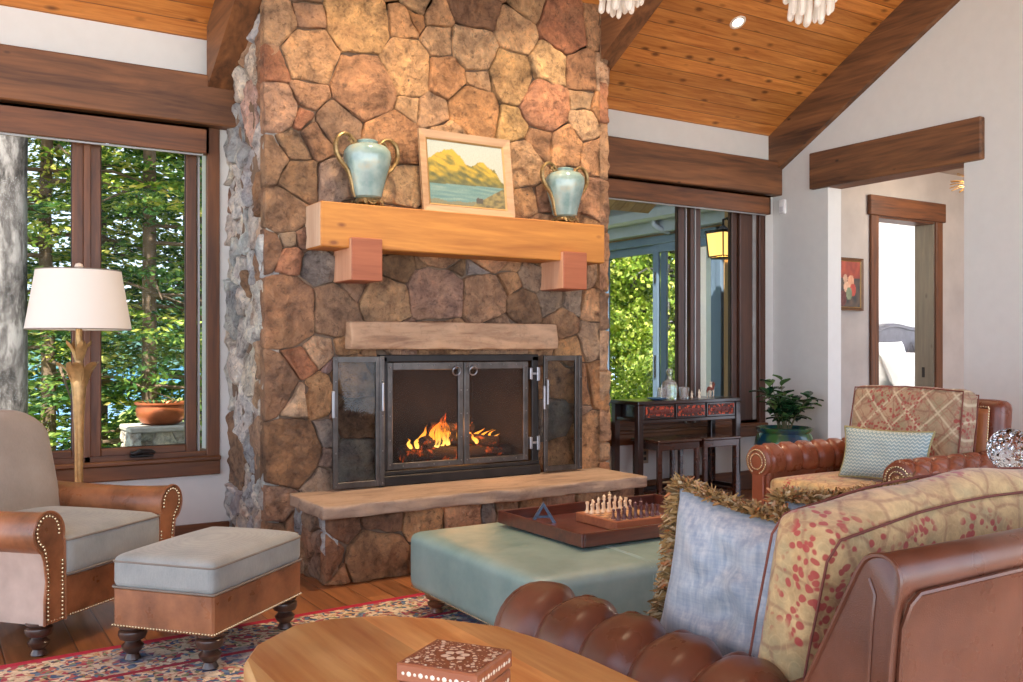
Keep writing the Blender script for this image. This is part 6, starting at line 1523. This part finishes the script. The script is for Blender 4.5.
# wall lantern on its post
ps = thing('timber_post', 'tan timber post outside the right window carrying a lantern', 'post', (6.36, 6.30, -.06)); mb = MB(); mb.bbox(-.055, -.055, 0, .055, .055, 2.85, .008); mb.build('shaft', SIDE, ps)
ln = thing('wall_lantern', 'square amber-glass lantern on the post outside the right window', 'lantern', (6.20, 6.26, 2.04)); ln.scale = (1.15, 1.15, 1.15)
AMB = N('amber_lantern_glass'); AMB.col(rgb(230, 180, 96)); AMB.set(Roughness=.4); AMB.b.inputs['Emission Color'].default_value = (1, .58, .16, 1); AMB.b.inputs['Emission Strength'].default_value = 1.3; AMB = AMB.m
for k in range(4):
    mb = MB(); mb.add([(-.075, -.078, .02), (.075, -.078, .02), (.09, -.092, .20), (-.09, -.092, .20), (-.075, -.074, .02), (.075, -.074, .02), (.09, -.088, .20), (-.09, -.088, .20)], [(0, 1, 2, 3), (5, 4, 7, 6), (1, 0, 4, 5), (2, 1, 5, 6), (3, 2, 6, 7), (0, 3, 7, 4)], M=T(rz=k*pi/2)); mb.build('glass_panel', AMB, ln)
mb = MB()
for k in range(4):
    M = T(rz=k*pi/2); mb.tube([M @ Vector((-.078, -.080, .01)), M @ Vector((-.094, -.095, .21))], .006, 6); mb.tube([M @ Vector((-.078, -.080, .015)), M @ Vector((.078, -.080, .015))], .006, 6)
mb.bbox(-.105, -.105, .20, .105, .105, .225, .004); mb.lathe([(.07, .225), (.02, .26), (.008, .28)], 4); mb.bbox(-.07, -.07, -.002, .07, .07, .01, .003); mb.tube([(0, 0, .27), (0, 0, .31), (.06, .015, .33), (.105, .03, .30)], .009, 8); mb.build('cage', METAL_B, ln)
# ---------------------------------------------------------------- light, sky, camera
w = bpy.data.worlds.new('sky'); scn.world = w; w.use_nodes = True
nt = w.node_tree; bg = nt.nodes['Background']
sky = nt.nodes.new('ShaderNodeTexSky'); sky.sky_type = 'NISHITA'; sky.sun_disc = False
sky.sun_elevation = radians(48); sky.sun_rotation = radians(200); sky.air_density = 1.0; sky.dust_density = .2; sky.ozone_density = 2.0
tcw = nt.nodes.new('ShaderNodeTexCoord'); av = nt.nodes.new('ShaderNodeVectorMath'); av.operation = 'ADD'; av.inputs[1].default_value = (0, 0, .22); nv_ = nt.nodes.new('ShaderNodeVectorMath'); nv_.operation = 'NORMALIZE'
nt.links.new(tcw.outputs['Generated'], av.inputs[0]); nt.links.new(av.outputs[0], nv_.inputs[0]); nt.links.new(nv_.outputs[0], sky.inputs['Vector'])
hs = nt.nodes.new('ShaderNodeHueSaturation'); hs.inputs['Saturation'].default_value = .50; nt.links.new(sky.outputs[0], hs.inputs['Color']); nt.links.new(hs.outputs[0], bg.inputs[0]); bg.inputs[1].default_value = SKY_S
def light(name, kind, loc, energy, color=(1, 1, 1), rot=None, **k):
    l = bpy.data.lights.new(name, kind); l.energy = energy; l.color = color
    for a, b in k.items(): setattr(l, a, b)
    o = bpy.data.objects.new(name, l); COL.objects.link(o); o.location = loc
    if rot: o.rotation_euler = rot
    return o
def aim(o, tgt): o.rotation_euler = (Vector(tgt)-o.location).to_track_quat('-Z', 'Y').to_euler(); return o
s_ = light('sun', 'SUN', (0, 0, 10), SUN_S, (1, .94, .84), angle=radians(.6)); aim(s_, (4.2, 6.5, 10-9.0))
for i_, (x, y) in enumerate(DL):
    aim(light('downlight_lamp', 'SPOT', (x, y, ceilz(y)-.05), SPOT_S*(2.1 if i_ in (1, 2) else .45), (1, .76, .50), spot_size=radians(92), spot_blend=.8, shadow_soft_size=.05), (x, y+(.5 if i_ in (1, 2) else -.4), 0))
light('fire_light', 'POINT', (2.84, 5.1, .75), 9, (1, .45, .15), shadow_soft_size=.12)
light('bedroom_fill', 'POINT', (9.6, 6.3, 2.6), 50, (1, .96, .92), shadow_soft_size=.15)  # added light to brighten the bedroom, no fixture modelled
light('hall_lamp', 'POINT', (7.75, 4.75, 2.55), 15, (1, .84, .68), shadow_soft_size=.05)
light('lantern_bulb', 'POINT', (6.20, 6.26, 2.13), 6, (1, .7, .35), shadow_soft_size=.04)
cam = bpy.data.cameras.new('camera'); co = bpy.data.objects.new('camera', cam); COL.objects.link(co)
co.location = (0, 0, 1.22); co.rotation_euler = (radians(90), 0, radians(-32))
cam.sensor_width = 36; cam.lens = 937/1023*36; cam.shift_y = 7/1023; cam.clip_start = .05; cam.clip_end = 500
scn.camera = co
scn.view_settings.view_transform = 'Standard'; scn.view_settings.look = 'None'
scn.view_settings.gamma = 1; scn.view_settings.exposure = EXPO; scn.view_settings.use_curve_mapping = False
cy = scn.cycles
cy.use_denoising = True; cy.max_bounces = 8; cy.diffuse_bounces = 5; cy.glossy_bounces = 4; cy.transmission_bounces = 6; cy.transparent_max_bounces = 24
cy.caustics_reflective = False; cy.caustics_refractive = False; cy.sample_clamp_indirect = 6; cy.sample_clamp_direct = 0
